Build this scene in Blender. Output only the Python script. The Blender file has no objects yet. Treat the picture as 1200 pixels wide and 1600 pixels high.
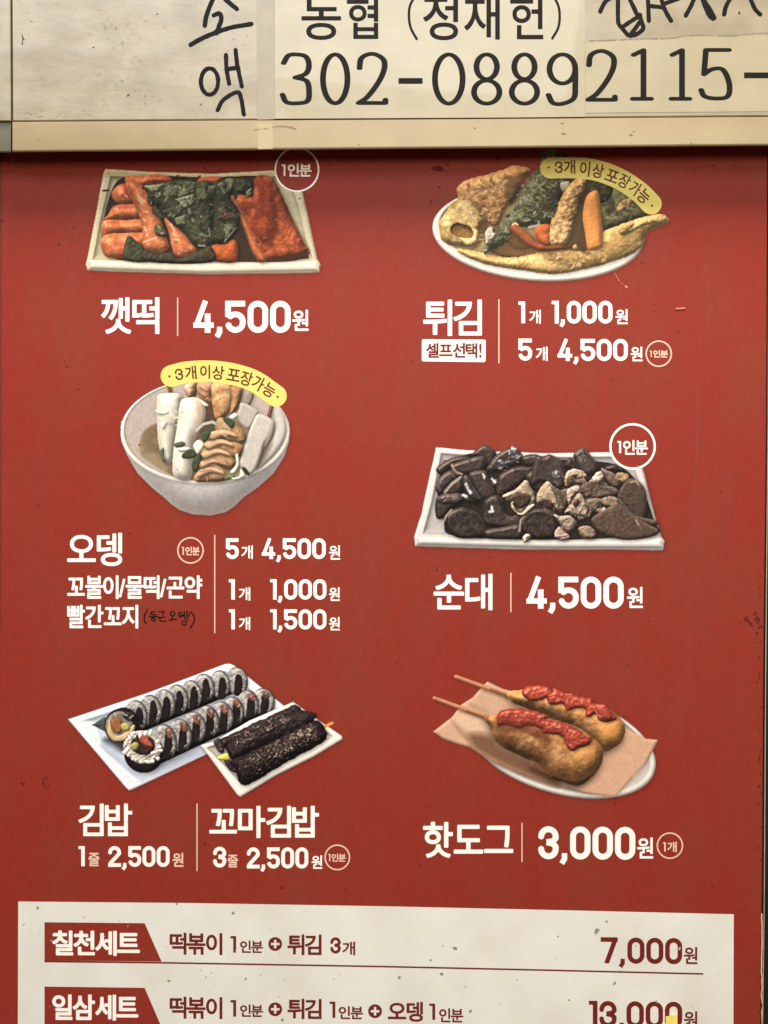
import bpy, math
import numpy as np

# ---------------------------------------------------------------- camera, world, lamps, exposure
S = bpy.context.scene
U = 0.0005                       # metres on the board per unit of the layout grid below (1200 x 1600 units in view)
D = 1.10                         # camera distance from the board
W = bpy.data.worlds.new('World'); S.world = W; W.use_nodes = True
W.node_tree.nodes['Background'].inputs[0].default_value = (1.0, .78, .6, 1)
W.node_tree.nodes['Background'].inputs[1].default_value = .12
cam = bpy.data.cameras.new('camera'); camo = bpy.data.objects.new('camera', cam); S.collection.objects.link(camo); S.camera = camo
camo.location = (0, -D, 0); camo.rotation_euler = (math.pi/2, 0, 0)
cam.sensor_fit = 'VERTICAL'; cam.sensor_height = 24; cam.lens = 24*D/(1600*U); cam.clip_start = .01; cam.clip_end = 50
S.view_settings.view_transform = 'Standard'; S.view_settings.look = 'None'; S.view_settings.gamma = 1; S.view_settings.exposure = -.12

def lamp(name, loc, target, size, power, col, sy=None):
    l = bpy.data.lights.new(name, 'AREA'); l.energy = power; l.color = col; l.size = size
    if sy: l.shape = 'RECTANGLE'; l.size_y = sy
    o = bpy.data.objects.new(name, l); S.collection.objects.link(o)
    from mathutils import Vector
    o.location = loc; o.rotation_euler = (Vector(target)-Vector(loc)).to_track_quat('-Z', 'Y').to_euler()
    return o
# the stall's own lamps: a warm strip under the awning above and in front, and a weaker glow of the street behind the camera
lamp('awning_lamp', (.12, -.66, 1.58), (.05, 0, -.2), .5, 55, (1, .94, .84), .66)
lamp('street_glow', (.30, -2.1, .50), (0, 0, -.2), 1.3, 23, (1, .88, .70), .5)
lamp('sky_glow', (-.5, -2.0, 1.27), (0, 0, .35), 2.0, 30, (.78, .88, 1), .6)
# ---------------------------------------------------------------- painter of the printed food pictures
# The pictures on the board are flat print.  Each is painted into a fine grid of vertex colours (no image files).
def spline(P, n=6):
    P = np.asarray(P, float); N = len(P); out = []
    for i in range(N):
        p0, p1, p2, p3 = P[i-1], P[i], P[(i+1) % N], P[(i+2) % N]
        for k in range(n):
            t = k/n
            out.append(.5*((2*p1)+(-p0+p2)*t+(2*p0-5*p1+4*p2-p3)*t*t+(-p0+3*p1-3*p2+p3)*t**3))
    return np.array(out)

def poly_sdf(P, X, Y):
    """signed distance to a closed polygon, negative inside (even-odd)"""
    P = np.asarray(P, float); shp = X.shape; x = X.ravel(); y = Y.ravel()
    d = np.full(x.shape, 1e18); ins = np.zeros(x.shape, bool)
    for i in range(len(P)):
        ax, ay = P[i-1]; bx, by = P[i]
        ex, ey = bx-ax, by-ay; L = ex*ex+ey*ey
        if L < 1e-12: continue
        t = np.clip(((x-ax)*ex+(y-ay)*ey)/L, 0, 1)
        d = np.minimum(d, (x-ax-t*ex)**2+(y-ay-t*ey)**2)
        if ay != by:
            c = ((ay > y) != (by > y)) & (x < ex*(y-ay)/ey+ax)
            ins ^= c
    d = np.sqrt(d); d[ins] *= -1
    return d.reshape(shp)

def ell(cx, cy, rx, ry, a=0, n=40):
    t = np.linspace(0, 2*math.pi, n, endpoint=False); a = math.radians(a)
    x, y = rx*np.cos(t), ry*np.sin(t)
    return np.stack([cx+x*math.cos(a)-y*math.sin(a), cy+x*math.sin(a)+y*math.cos(a)], 1)

def capsule(p, q, r, r2=None):
    p = np.array(p, float); q = np.array(q, float); r2 = r if r2 is None else r2
    a = math.atan2(q[1]-p[1], q[0]-p[0]); o = []
    for t in np.linspace(a+math.pi/2, a+3*math.pi/2, 10): o.append(p+r*np.array([math.cos(t), math.sin(t)]))
    for t in np.linspace(a-math.pi/2, a+math.pi/2, 10): o.append(q+r2*np.array([math.cos(t), math.sin(t)]))
    return np.array(o)

_rt = np.random.RandomState(7).rand(256, 256)
def vnoise(X, Y, seed=0):
    xi = np.floor(X).astype(int); yi = np.floor(Y).astype(int)
    fx = X-xi; fy = Y-yi; fx = fx*fx*(3-2*fx); fy = fy*fy*(3-2*fy)
    xi = xi+seed*37; yi = yi+seed*91
    g = lambda a, b: _rt[a % 256, b % 256]
    return (g(xi, yi)*(1-fx)+g(xi+1, yi)*fx)*(1-fy)+(g(xi, yi+1)*(1-fx)+g(xi+1, yi+1)*fx)*fy
def fbm(X, Y, s, o=3, seed=0):
    v = 0; a = 1; tot = 0
    for k in range(o):
        v = v+a*vnoise(X/s*2**k+11.3*k, Y/s*2**k+5.1*k, seed+k); tot += a; a *= .55
    return v/tot*2-1
def blur(A, s):
    if s < .3: return A
    r = int(3*s)+1; k = np.exp(-.5*(np.arange(-r, r+1)/s)**2); k /= k.sum()
    def c(M):
        Mp = np.pad(M, ((r, r), (0, 0)), 'edge'); o = np.zeros_like(M)
        for i, w in enumerate(k): o += w*Mp[i:i+M.shape[0]]
        return o
    return c(c(A).T).T

class Canvas:
    def __init__(s, x0, y0, x1, y1, h=1.0, seed=1):
        s.x0, s.y0, s.h = x0, y0, h
        s.nx = int((x1-x0)/h)+1; s.ny = int((y1-y0)/h)+1
        xs = x0+np.arange(s.nx)*h; ys = y0+np.arange(s.ny)*h
        s.X, s.Y = np.meshgrid(xs, ys)
        s.rgb = np.zeros((s.ny, s.nx, 3)); s.a = np.zeros((s.ny, s.nx)); s.id = np.zeros((s.ny, s.nx), int)
        s.names = ['print_ground']; s.labels = [None]; s.seed = seed
    def win(s, P, pad):
        a = np.min(P, 0)-pad; b = np.max(P, 0)+pad
        i0 = max(0, int((a[1]-s.y0)/s.h)); i1 = min(s.ny, int((b[1]-s.y0)/s.h)+2)
        j0 = max(0, int((a[0]-s.x0)/s.h)); j1 = min(s.nx, int((b[0]-s.x0)/s.h)+2)
        return (slice(i0, max(i1, i0)), slice(j0, max(j1, j0)))
    def dark(s, w, m):          # multiply what is there, and darken the bare panel through alpha
        a = s.a[w]; na = a+(1-a)*m
        keep = a*(1-m)
        s.rgb[w] = s.rgb[w]*(keep/np.maximum(na, 1e-6))[..., None]
        s.a[w] = na
    def put(s, w, al, col):
        a = s.a[w]; na = al+a*(1-al)
        s.rgb[w] = (col*al[..., None]+s.rgb[w]*(a*(1-al))[..., None])/np.maximum(na, 1e-6)[..., None]
        s.a[w] = na
    def piece(s, P, col, R=6, bump=0, bs=6, mot=0, ms=8, col2=None, c2=0., c2s=10, amb=.45, spec=0, sp=30, sh=.5, sb=3, so=(1.5, 2.5),
              edge=0, ec=None, ew=2, jit=0, js=5, name=None, label=None, sm=True, flat=False, L=(-.35, -.6, .7), soft=.6, op=1, oct=3, rim=0, ridge=0, rs=7, zs=None, ident=None):
        s.seed += 3; sd = s.seed
        P = np.asarray(P, float)
        if sm: P = spline(P, 5)
        pad = 3*sb+6 if sh else 4
        w = s.win(P, pad); X, Y = s.X[w], s.Y[w]
        if X.size == 0: return
        d = poly_sdf(P, X, Y)
        if jit: d = d+jit*fbm(X, Y, js, 2, sd+1)
        if sh:
            q = blur(np.clip(.5-d, 0, 1), sb)
            dy, dx = int(round(so[1]/s.h)), int(round(so[0]/s.h))
            q = np.roll(np.roll(q, dy, 0), dx, 1)
            if dy > 0: q[:dy] = 0
            if dx > 0: q[:, :dx] = 0
            s.dark(w, np.clip(q*sh*.78, 0, 1))
        al = np.clip(.5-d/soft, 0, 1)*op
        if not sh and soft >= 2: al = al*np.clip(s.a[w]*4-2.6, 0, 1)
        t = np.clip(-d/R, 0, 1)
        z = R*np.sqrt(np.maximum(0, 1-(1-t)**2)) if not flat else 0*d
        z = blur(z, (max(.7, .16*R) if zs is None else zs)) if not flat else z
        if bump: z = z+bump*fbm(X, Y, bs, oct, sd)
        if ridge:
            wx = X+rs*.6*fbm(X, Y, rs*1.3, 2, sd+21); wy = Y+rs*.6*fbm(X, Y, rs*1.3, 2, sd+22)
            rg = np.clip(1-np.abs(fbm(wx, wy, rs, 2, sd+23))*3.2, 0, 1); z = z+ridge*rg
        gy, gx = np.gradient(z, s.h)
        nz = 1/np.sqrt(1+gx*gx+gy*gy); nx = -gx*nz; ny = -gy*nz
        Lv = np.array(L)/np.linalg.norm(L)
        ndl = np.maximum(0, nx*Lv[0]+ny*Lv[1]+nz*Lv[2])/Lv[2]
        shd = amb+(1-amb)*ndl
        c = np.ones(X.shape+(3,))*np.array(col, float)
        if col2 is not None:
            m = np.clip(.5+c2+1.6*fbm(X, Y, c2s, 3, sd+5), 0, 1)[..., None]
            c = c*(1-m)+np.array(col2, float)*m
        if mot: c = c*(1+mot*fbm(X, Y, ms, 3, sd+9))[..., None]
        c = c*shd[..., None]
        if ridge: c = c*(1+(rg-.35)*min(.35, .14*ridge))[..., None]
        if rim:
            q = np.exp(-((d+1.3)/1.1)**2)*np.clip(.35-ny*1.2, 0, 1); c = c+(rim*255*q)[..., None]*np.array([1, .92, .86])
        if edge:
            e = np.clip(1+d/ew, 0, 1)[..., None]*edge
            c = c*(1-e)+np.array(ec if ec is not None else (0, 0, 0), float)*e
        if spec:
            Hv = Lv+np.array([0, 0, 1.]); Hv /= np.linalg.norm(Hv)
            q = np.maximum(0, nx*Hv[0]+ny*Hv[1]+nz*Hv[2])**sp
            c = c+(spec*255*q)[..., None]*np.array([1, .93, .85])
        s.put(w, al, np.clip(c, 3, 262))
        if name or ident is not None:
            if ident is None:
                s.names.append(name); s.labels.append(label); ident = len(s.names)-1
            s.id[w] = np.where(al > .5, ident, s.id[w])
        return ident
    def line(s, pts, r, col, op=1, soft=.8, jit=0):
        """a soft stroke with half width r"""
        pts = np.asarray(pts, float); w = s.win(pts, r+4); X, Y = s.X[w], s.Y[w]
        if X.size == 0: return
        d = np.full(X.shape, 1e9)
        for a, b in zip(pts[:-1], pts[1:]):
            e = b-a; L = max(1e-9, e@e); t = np.clip(((X-a[0])*e[0]+(Y-a[1])*e[1])/L, 0, 1)
            d = np.minimum(d, np.hypot(X-a[0]-t*e[0], Y-a[1]-t*e[1]))
        d -= r
        if jit: s.seed += 1; d = d+jit*fbm(X, Y, 3, 2, s.seed)
        s.put(w, np.clip(.5-d/soft, 0, 1)*op, np.ones(X.shape+(3,))*np.array(col, float))
    def flakes(s, P, n, r, cols, rnd, op=.8, lift=1.0):
        """small crisp irregular flakes with a lit upper edge"""
        P = np.asarray(P, float); a, b = P.min(0), P.max(0)
        q = a+(b-a)*rnd.rand(n*4, 2); q = q[poly_sdf(P, q[:, 0], q[:, 1]) < -r*.6][:n]
        for x, y in q:
            rr = r*(.4+rnd.rand()); an = rnd.rand()*6.28; k = rnd.randint(5, 8); e = 1+rnd.rand()*1.6
            t = np.sort(rnd.rand(k))*6.28; u = rr*e*np.cos(t)*(.6+.6*rnd.rand(k)); v = rr*np.sin(t)*(.6+.6*rnd.rand(k))
            Q = np.stack([x+u*math.cos(an)-v*math.sin(an), y+u*math.sin(an)+v*math.cos(an)], 1)
            s.piece(Q, cols[rnd.randint(len(cols))], R=1.6*lift, sm=False, sh=.35, sb=1, so=(.5, 1), amb=.55, op=op, soft=.9, mot=.1, ms=3)
    def curls(s, P, n, l, r, cols, rnd, op=.6):
        P = np.asarray(P, float); a, b = P.min(0), P.max(0)
        q = a+(b-a)*rnd.rand(n*4, 2); q = q[poly_sdf(P, q[:, 0], q[:, 1]) < -1][:n]
        for x, y in q:
            a0 = rnd.rand()*6.28; c = (rnd.rand()-.5)*2.4; L = l*(.5+rnd.rand()); pts = [(x, y)]
            for k in range(4): x += L/4*math.cos(a0); y += L/4*math.sin(a0); a0 += c/2; pts.append((x, y))
            s.line(pts, r*(.6+.7*rnd.rand()), cols[rnd.randint(len(cols))], op*(.5+.5*rnd.rand()), 1.1)
    def specks(s, P, n, r, cols, op=.9, elong=1.6, rnd=None, dens=None):
        """small flecks scattered inside a polygon"""
        P = np.asarray(P, float); a, b = P.min(0), P.max(0)
        q = a+(b-a)*rnd.rand(n*4, 2)
        q = q[poly_sdf(P, q[:, 0], q[:, 1]) < -r][:n]
        for x, y in q:
            rr = r*(.5+rnd.rand()); an = rnd.rand()*3.14; l = rr*elong*rnd.rand()
            s.line([(x-l*math.cos(an), y-l*math.sin(an)), (x+l*math.cos(an), y+l*math.sin(an))], rr*.6, cols[rnd.randint(len(cols))], op*(.4+.6*rnd.rand()))

def Z(x0, y0, k):
    """points read off an enlarged view of the print -> board coordinates"""
    return lambda P: np.array([x0, y0])+np.asarray(P, float)/k

def finish(c):
    """what the print shop's camera did: slight softness, sharpening, fine grain"""
    m = np.maximum(blur(c.a, 2), 1e-3); n = fbm(c.X*1.0, c.Y*1.0, 2.2, 2, 77)+.6*fbm(c.X, c.Y, 5, 2, 78)
    for k in range(3):
        q = blur(c.rgb[..., k]*c.a, .45)/np.maximum(blur(c.a, .45), 1e-3)
        lo = blur(c.rgb[..., k]*c.a, 2)/m
        inside = np.clip((c.a-.6)*2.5, 0, 1)
        c.rgb[..., k] = np.clip((q+.3*(q-lo)*inside)*(1+.035*n), 4, 262)
    c.a = blur(c.a, .35)
def pic_rice_cake():
    c = Canvas(122, 236, 512, 440, 1.0, 11); z = Z(100, 230, 2.727); R = np.random.RandomState(3)
    a = Z(130, 235, 6); b = Z(310, 235, 6)
    c.piece(z([(178,93),(400,106),(640,113),(890,99),(985,105),(1018,190),(1050,340),(1080,478),(1094,500),(1088,532),(1040,537),(600,541),(200,530),(100,525),(92,500),(100,470),(135,290),(168,110)]),
            (206,194,160), R=5, mot=.05, ms=14, amb=.6, sh=.45, sb=4, so=(2,3), name='plate', label='printed cream rectangular plate under the red rice cakes', sm=False, jit=.4, js=20)
    c.piece(z([(197,122),(400,134),(640,139),(900,124),(975,175),(1000,250),(1030,390),(1062,478),(600,486),(122,480),(150,330)]),
            (184,174,140), R=9, amb=.6, mot=.07, ms=12, sh=0, L=(.3,.5,.8), sm=False, soft=2, jit=.5, js=15)
    c.piece(z([(108,482),(600,492),(1078,486),(1086,528),(600,537),(104,520)]), (226,212,192), R=7, amb=.55, mot=.04, sh=0, sm=False, soft=1.5, L=(-.1,-.6,.8))
    c.piece(z([(205,180),(262,128),(430,122),(620,130),(700,125),(840,124),(890,160),(1035,440),(1010,478),(860,490),(600,487),(330,488),(200,470),(165,420),(165,330)]), (58,42,30), R=4, flat=True, mot=.2, sh=.4, sb=3)
    cake = dict(R=15, bump=.35, bs=8, ridge=.25, rs=9, mot=.12, ms=6, col2=(206,124,82), c2=-.05, c2s=9, amb=.5, spec=.16, sp=22, sh=.5, sb=2.5)
    red = (184,94,56); n='rice_cake'; lb='printed stubby red rice cake on the cream plate'
    c.piece(a([(265,420),(300,350),(380,310),(450,360),(520,480),(430,500),(330,500)]), (176,78,50), name=n, **cake)
    c.piece(a([(400,330),(400,250),(520,235),(740,225),(830,270),(780,310),(600,330),(560,470),(520,560),(450,430)]), red, name=n, **cake)
    c.piece(a([(235,600),(290,520),(430,505),(560,500),(600,630),(430,650),(200,650)]), red, name=n, **cake)
    c.piece(a([(170,700),(220,650),(400,655),(560,650),(600,770),(280,780),(190,830)]), red, name=n, **cake)
    c.piece(a([(165,840),(230,785),(400,775),(580,780),(590,900),(520,1010),(330,1010),(220,1000),(170,920)]), (186,96,58), name=n, **cake)
    c.piece(a([(400,330),(440,270),(520,300),(600,400),(680,520),(720,640),(790,840),(800,920),(710,960),(590,930),(555,860),(555,720),(520,600),(460,470)]), (190,104,64), name=n, **cake)
    c.piece(a([(760,640),(830,640),(900,740),(1000,840),(1060,930),(1030,970),(880,1000),(830,900),(800,760)]), (190,102,62), name=n, **cake)
    c.piece(a([(745,460),(800,440),(800,540),(770,620),(745,560)]), (214,150,112), R=6, sh=.3)
    c.piece(b([(0,270),(100,245),(210,250),(180,310),(60,330),(0,320)]), (190,92,58), R=8, bump=.6, mot=.1, sh=.2)
    c.piece(b([(110,900),(240,860),(350,850),(360,1040),(160,1040),(90,960)]), (168,84,44), R=12, bump=1, mot=.15, name=n)
    c.piece(b([(290,430),(400,410),(510,430),(520,300),(550,240),(640,235),(720,290),(820,500),(920,720),(1000,880),(1030,940),(880,1010),(700,1020),(580,1050),(520,970),(460,820),(400,640)]),
            (176,88,50), R=12, bump=.8, bs=9, ridge=.5, rs=11, mot=.25, ms=6, col2=(134,58,36), c2=-.05, c2s=12, amb=.42, spec=.06, sp=20, sh=.6, sb=3, name='fish_cake_slice', label='printed large flat red fish cake slice at the end of the plate', jit=.8)
    c.piece(b([(600,300),(680,300),(740,520),(720,820),(600,880),(480,720),(560,560)]), (120,44,26), R=30, bump=2, mot=.3, sh=0, soft=8, op=.6)
    c.piece(b([(660,1020),(1010,950),(1015,985),(820,1040)]), (62,36,22), R=4, flat=True, sh=0, soft=3)
    c.piece(b([(290,430),(340,430),(470,700),(500,800),(620,1000),(600,1045),(520,970),(440,760),(380,620)]), (206,124,74), R=6, bump=1, mot=.12, sh=0, soft=5, op=.7)
    # seaweed / perilla leaves
    leaf = dict(bump=.7, bs=5, ridge=.7, rs=8, mot=.28, ms=4, amb=.35, sh=.45, sb=2, spec=.05, sp=8)
    dk = (62,62,44)
    c.piece(b([(0,330),(180,300),(240,270),(340,260),(470,280),(510,330),(440,400),(300,430),(380,560),(380,700),(330,800),(240,880),(60,860),(0,840)]), (58,56,40), R=14, name='green_leaf', **leaf)
    c.piece(a([(640,330),(760,300),(900,280),(1060,290),(1200,330),(1200,860),(1050,900),(930,760),(800,660),(700,520),(620,520),(600,400)]), (66,66,46), R=12, name='green_leaf', **leaf)
    for P, col in [([(560,330),(760,310),(700,380),(640,390)],(140,140,106)), ([(660,420),(720,390),(820,320),(800,370),(700,460)],(128,130,98)), ([(830,330),(900,330),(880,430),(760,440),(740,410)],(112,116,84)),
                   ([(880,340),(960,320),(960,400),(890,430)],(120,124,92)), ([(960,290),(1050,300),(1040,400),(980,400)],(96,100,72)), ([(860,460),(1030,410),(1040,490),(950,550),(900,500)],(136,138,104)),
                   ([(800,560),(920,500),(930,560),(850,640),(790,620)],(110,114,82)), ([(850,640),(960,600),(960,690),(880,700)],(104,106,78)), ([(640,520),(720,560),(760,640),(720,640),(650,590)],(70,70,48)),
                   ([(1060,360),(1180,340),(1190,450),(1080,480)],(88,94,62))]:
        c.piece(a(P), col, R=2.5, sm=False, jit=.6, name='leaf_strip', **leaf)
    c.piece(a([(420,800),(500,850),(560,900),(600,1040),(400,1030),(380,930)]), (58,60,44), R=6, name='green_leaf', **leaf)
    c.piece(a([(680,690),(740,710),(790,790),(740,810),(670,780)]), (76,78,58), R=5, name='leaf_strip', **leaf)
    c.piece(a([(570,930),(700,960),(840,960),(900,1010),(1100,930),(1200,900),(1200,1050),(600,1045)]), (56,50,36), R=8, **leaf)
    for P, col in [([(180,320),(280,260),(340,270),(310,370),(240,420)],(112,112,84)), ([(340,270),(470,280),(500,330),(430,390),(340,380)],(62,66,42)), ([(440,380),(500,350),(500,420),(450,440)],(110,108,66)),
                   ([(60,340),(160,330),(140,420),(50,470),(10,440)],(92,94,62)), ([(180,560),(300,540),(360,620),(260,660),(190,640)],(84,60,42)), ([(240,690),(340,680),(350,740),(250,870)],(84,84,62))]:
        c.piece(b(P), col, R=2.5, sm=False, jit=.6, name='leaf_strip', **leaf)
    LA = a([(620,330),(760,300),(900,280),(1060,290),(1200,330),(1200,860),(1050,900),(930,760),(800,640),(700,520),(620,520)]); LB = b([(0,330),(180,300),(340,260),(500,300),(440,400),(300,440),(380,560),(380,700),(300,820),(60,860),(0,840)])
    gg = [(50,52,36),(64,66,46),(84,88,62),(104,110,80),(40,42,30)]
    c.flakes(LA, 46, 4.2, gg+[(130,134,102)], R, .85); c.flakes(LB, 44, 4.0, gg, R, .85)
    c.curls(LB, 40, 9, .6, [(120,122,98),(90,94,70),(30,32,22)], R, .6); c.curls(LA, 24, 8, .6, [(130,132,104),(34,34,24)], R, .5)
    for k in range(4):
        x, y = R.rand()*380, 430+R.rand()*400
        an = R.rand()*3.1; l = 25+R.rand()*45
        q = b([(x-l*math.cos(an), y-l*math.sin(an)), (x+8, y+10), (x+l*math.cos(an), y+l*math.sin(an))])
        c.line(q, .45, (108,106,84), .4)
    for k in range(6):
        x, y = 620+R.rand()*560, 320+R.rand()*260; an = R.rand()*3.1; l = 20+R.rand()*40
        c.line(a([(x-l*math.cos(an), y-l*math.sin(an)), (x+l*math.cos(an), y+l*math.sin(an))]), .6, [(130,130,100),(44,44,30)][k % 2], .3, 1.2)
    for P in [[(500,410),(540,450),(580,480)],[(520,460),(560,500)],[(560,570),(610,580)],[(570,720),(590,760),(600,800)],[(560,640),(580,660)],[(570,860),(640,830),(690,820)],[(850,830),(900,840)],[(820,690),(850,740)],[(390,420),(410,440)],[(290,550),(320,545)],[(205,670),(215,710)],[(840,780),(860,800)]]:
        c.line(a(P), 1.2, (250,206,170), .7, 1.8, 1.0)
    c.curls(a([(480,400),(600,420),(720,640),(790,880),(600,900),(540,640)]), 26, 4, .8, [(240,180,140),(226,160,118)], R, .6)
    c.curls(a([(780,660),(900,760),(1040,930),(880,980),(800,800)]), 16, 4, .8, [(240,180,140),(226,160,118)], R, .6)
    c.curls(b([(560,560),(760,560),(980,900),(620,980),(480,760)]), 40, 6, .9, [(214,110,66),(120,48,30),(98,40,26)], R, .5)
    c.line(b([(0,890),(60,895)]), 1.4, (170,160,140), .7)
    for P in [[(230,690),(330,740)],[(360,720),(240,860)],[(240,740),(290,800)],[(90,720),(110,800),(60,800)]]: c.line(b(P), .7, (160,156,136), .6)
    return c

def pic_fried():
    c = Canvas(668, 232, 1056, 452, 1.0, 21); a = Z(670, 240, 6); b = Z(850, 240, 6); z = Z(640, 230, 2.727); R = np.random.RandomState(5)
    c.piece(ell(841.5, 364, 166, 75, 3.5), (222,214,204), R=5, amb=.55, sh=.5, sb=4, so=(1,3), name='plate', label='printed white oval plate under the fried food', mot=.03)
    c.piece(ell(841, 358, 155, 66, 3.5), (150,128,92), R=6, amb=.6, sh=0, L=(.2,.5,.8), soft=3)
    for P, g in [([(560,900),(760,820),(1000,860),(1240,900),(1230,1000),(800,990)],1),([(700,760),(900,740),(1000,860),(820,900)],.8),([(1100,860),(1500,840),(1600,900),(1500,980),(1150,960)],.85)]:
        c.piece(a(P), np.array((134,100,62))*g, R=9, bump=1, bs=7, mot=.25, ms=5, sh=.4, amb=.4, jit=1.2)
    bat = dict(bump=1.0, bs=9, ridge=.5, rs=9, mot=.2, ms=5, amb=.42, spec=.06, sp=14, sh=.5, sb=3, jit=1.2, js=6)
    n='fritter'
    c.piece(b([(640,200),(760,300),(900,430),(980,570),(820,640),(640,700),(560,720),(520,560),(500,330),(400,260)]), (84,78,52), R=14, name=n, label='printed dark green fritter behind the carrot stick', **{**bat, 'col2':(120,112,78), 'c2':-.1})
    c.piece(z([(215,430),(420,470),(600,440),(770,440),(830,360),(900,330),(985,300),(1070,285),(1098,300),(1095,325),(1010,365),(985,430),(890,480),(700,530),(600,540),(480,525),(330,500),(230,460)]),
            (188,152,98), R=12, name=n, label='printed broad flat golden fritter along the front of the plate', **{**bat, 'col2':(214,176,112), 'c2':-.05, 'c2s':18})
    c.piece(z([(560,440),(650,430),(760,450),(880,380),(980,330),(1000,380),(900,460),(740,510),(640,500)]), (120,92,52), R=14, bump=2, mot=.2, sh=0, soft=9, op=.55)
    c.piece(b([(720,740),(830,670),(960,600),(1080,565),(1145,600),(1130,640),(960,670),(840,730),(740,770)]), (206,170,112), R=8, bump=2, mot=.1, sh=.3, sb=2, jit=1)
    c.piece(b([(690,690),(760,650),(840,650),(820,700),(720,760)]), (196,156,98), R=6, bump=2, mot=.1, sh=.3, sb=2, jit=1)
    c.piece(b([(700,470),(780,420),(830,440),(800,500),(690,550)]), (186,150,98), R=6, bump=1.5, mot=.15, sh=.3, jit=1)
    c.piece(a([(280,520),(480,600),(540,650),(700,500),(760,440),(860,250),(900,220),(960,150),(880,120),(800,110),(700,150),(560,190),(430,225),(310,270),(262,330),(270,400)]),
            (192,146,94), R=16, name=n, label='printed lumpy brown fritter at the back of the oval plate', **{**bat, 'col2':(204,150,98)})
    c.piece(a([(740,240),(860,220),(890,260),(830,420),(760,480),(710,420)]), (110,82,52), R=16, bump=1.5, mot=.15, sh=0, soft=7, op=.9)
    c.piece(a([(420,430),(560,420),(700,420),(740,470),(650,680),(560,660),(480,560)]), (198,150,102), R=14, bump=3, bs=6, mot=.18, sh=0, soft=6, col2=(164,116,74), c2=-.1)
    for k in range(14):
        x, y = a((430+R.rand()*300, 260+R.rand()*380)); c.piece(ell(x, y, 1.5+R.rand()*2.2, 1.2+R.rand()*1.6, R.rand()*90, 10), [(208,166,116),(150,108,68)][k % 3 == 0], R=2, sh=.35, sb=1, so=(.5, 1), amb=.4)
    c.piece(b([(200,150),(420,150),(640,220),(600,440),(360,460),(250,420)]), (66,60,40), R=9, bump=1.4, bs=7, ridge=1, rs=8, mot=.3, sh=.3, amb=.4)
    c.piece(b([(-60,300),(150,240),(330,330),(260,620),(60,660),(-60,640)]), (60,54,36), R=10, bump=1.6, bs=7, ridge=1.8, rs=8, mot=.3, sh=.2, amb=.4)
    # batter ring on the left
    c.piece(a([(100,700),(110,620),(190,500),(280,430),(420,460),(500,560),(520,640),(470,760),(430,850),(370,870),(300,870),(180,850),(120,800)]), (204,174,118), R=16, name=n, label='printed pale hollow fritter ring at the left end of the plate', **{**bat, 'col2':(172,136,80), 'c2':-.2})
    c.piece(a([(200,690),(250,650),(330,660),(400,700),(420,760),(330,790),(230,760),(205,730)]), (120,86,46), R=8, L=(.35,.6,.7), amb=.4, bump=1, sh=.3, so=(0,-1), mot=.1, jit=.8)
    c.piece(a([(360,650),(410,660),(430,700),(470,740),(450,820),(370,865),(320,830),(290,790),(380,795),(415,770),(410,720)]), (222,190,132), R=5, bump=1.2, sh=.4, sb=2, jit=.7)
    c.piece(a([(480,640),(560,660),(530,780),(450,880),(380,900),(440,840)]), (84,60,36), R=8, flat=True, sh=0, soft=6, op=.8)
    c.piece(a([(560,960),(700,840),(820,800),(1000,850),(1200,890),(1200,930),(900,940),(700,960)]), (92,66,38), R=8, flat=True, sh=0, soft=14, op=.75)
    fl = [(220,180,124),(200,156,100),(176,130,80),(228,194,142)]
    c.flakes(a([(300,300),(430,240),(700,170),(880,140),(740,240),(720,430),(640,660),(480,560),(300,400)]), 70, 3.0, [(204,158,106),(182,132,82),(160,112,68),(216,174,122)], R, .6)
    c.curls(a([(110,620),(200,500),(420,470),(500,600),(430,640),(180,680)]), 22, 7, 1.0, [(224,196,142),(170,136,84)], R, .5)
    c.curls(a([(240,520),(480,620),(620,960),(1200,900),(1200,1110),(500,1010)]), 36, 9, 1.0, [(226,194,136),(168,128,76),(140,104,60)], R, .45)
    c.flakes(b([(0,930),(300,900),(560,860),(820,780),(700,980),(300,1080),(0,1100)]), 46, 3.4, fl, R, .55)
    # green seaweed fritter
    c.piece(a([(540,720),(640,690),(720,600),(830,470),(880,340),(910,250),(1040,110),(1060,20),(1120,-30),(1220,-30),(1300,60),(1310,300),(1230,420),(1200,640),(1000,690),(830,700),(700,850),(560,920),(520,950),(520,860)]),
            (122,122,90), R=18, name=n, label='printed green seaweed fritter leaning across the plate', **{**bat, 'bump':1.8, 'bs':7, 'ridge':2.2, 'col2':(84,82,56), 'c2':.0, 'c2s':12})
    c.piece(a([(1050,250),(1280,220),(1250,420),(1180,640),(1000,660),(930,560),(980,400)]), (64,60,40), R=20, bump=2.4, bs=6, mot=.3, sh=0, soft=12, op=.75)
    for k in range(30):
        t = R.rand(); x, y = a((700+t*520+R.randn()*60, 620-t*360+R.randn()*90))
        an = R.rand()*360; c.piece(ell(x, y, 2+R.rand()*3.5, 1+R.rand()*1.2, an, 10), [(150,146,112),(130,128,98),(70,66,44)][R.randint(3)], R=2, sh=.3, sb=1, so=(.5, 1), amb=.4, jit=.5)
    c.curls(a([(560,860),(720,620),(900,280),(1100,60),(1280,100),(1250,420),(1180,640),(860,700)]), 90, 6.5, 1.0, [(158,156,122),(140,140,106),(56,54,36),(176,168,136)], R, .75)
    c.flakes(a([(560,860),(720,640),(900,300),(1040,140),(980,420),(860,640),(700,820)]), 40, 2.8, [(140,140,106),(120,120,88),(160,158,124)], R, .6)
    c.piece(a([(530,730),(580,690),(630,720),(610,790),(540,850),(530,800)]), (186,172,150), R=4, bump=1.5, bs=4, mot=.2, sh=.4, sb=2, jit=.8)
    c.line(a([(610,710),(615,730)]), 2.4, (60,52,40), .9)
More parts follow.
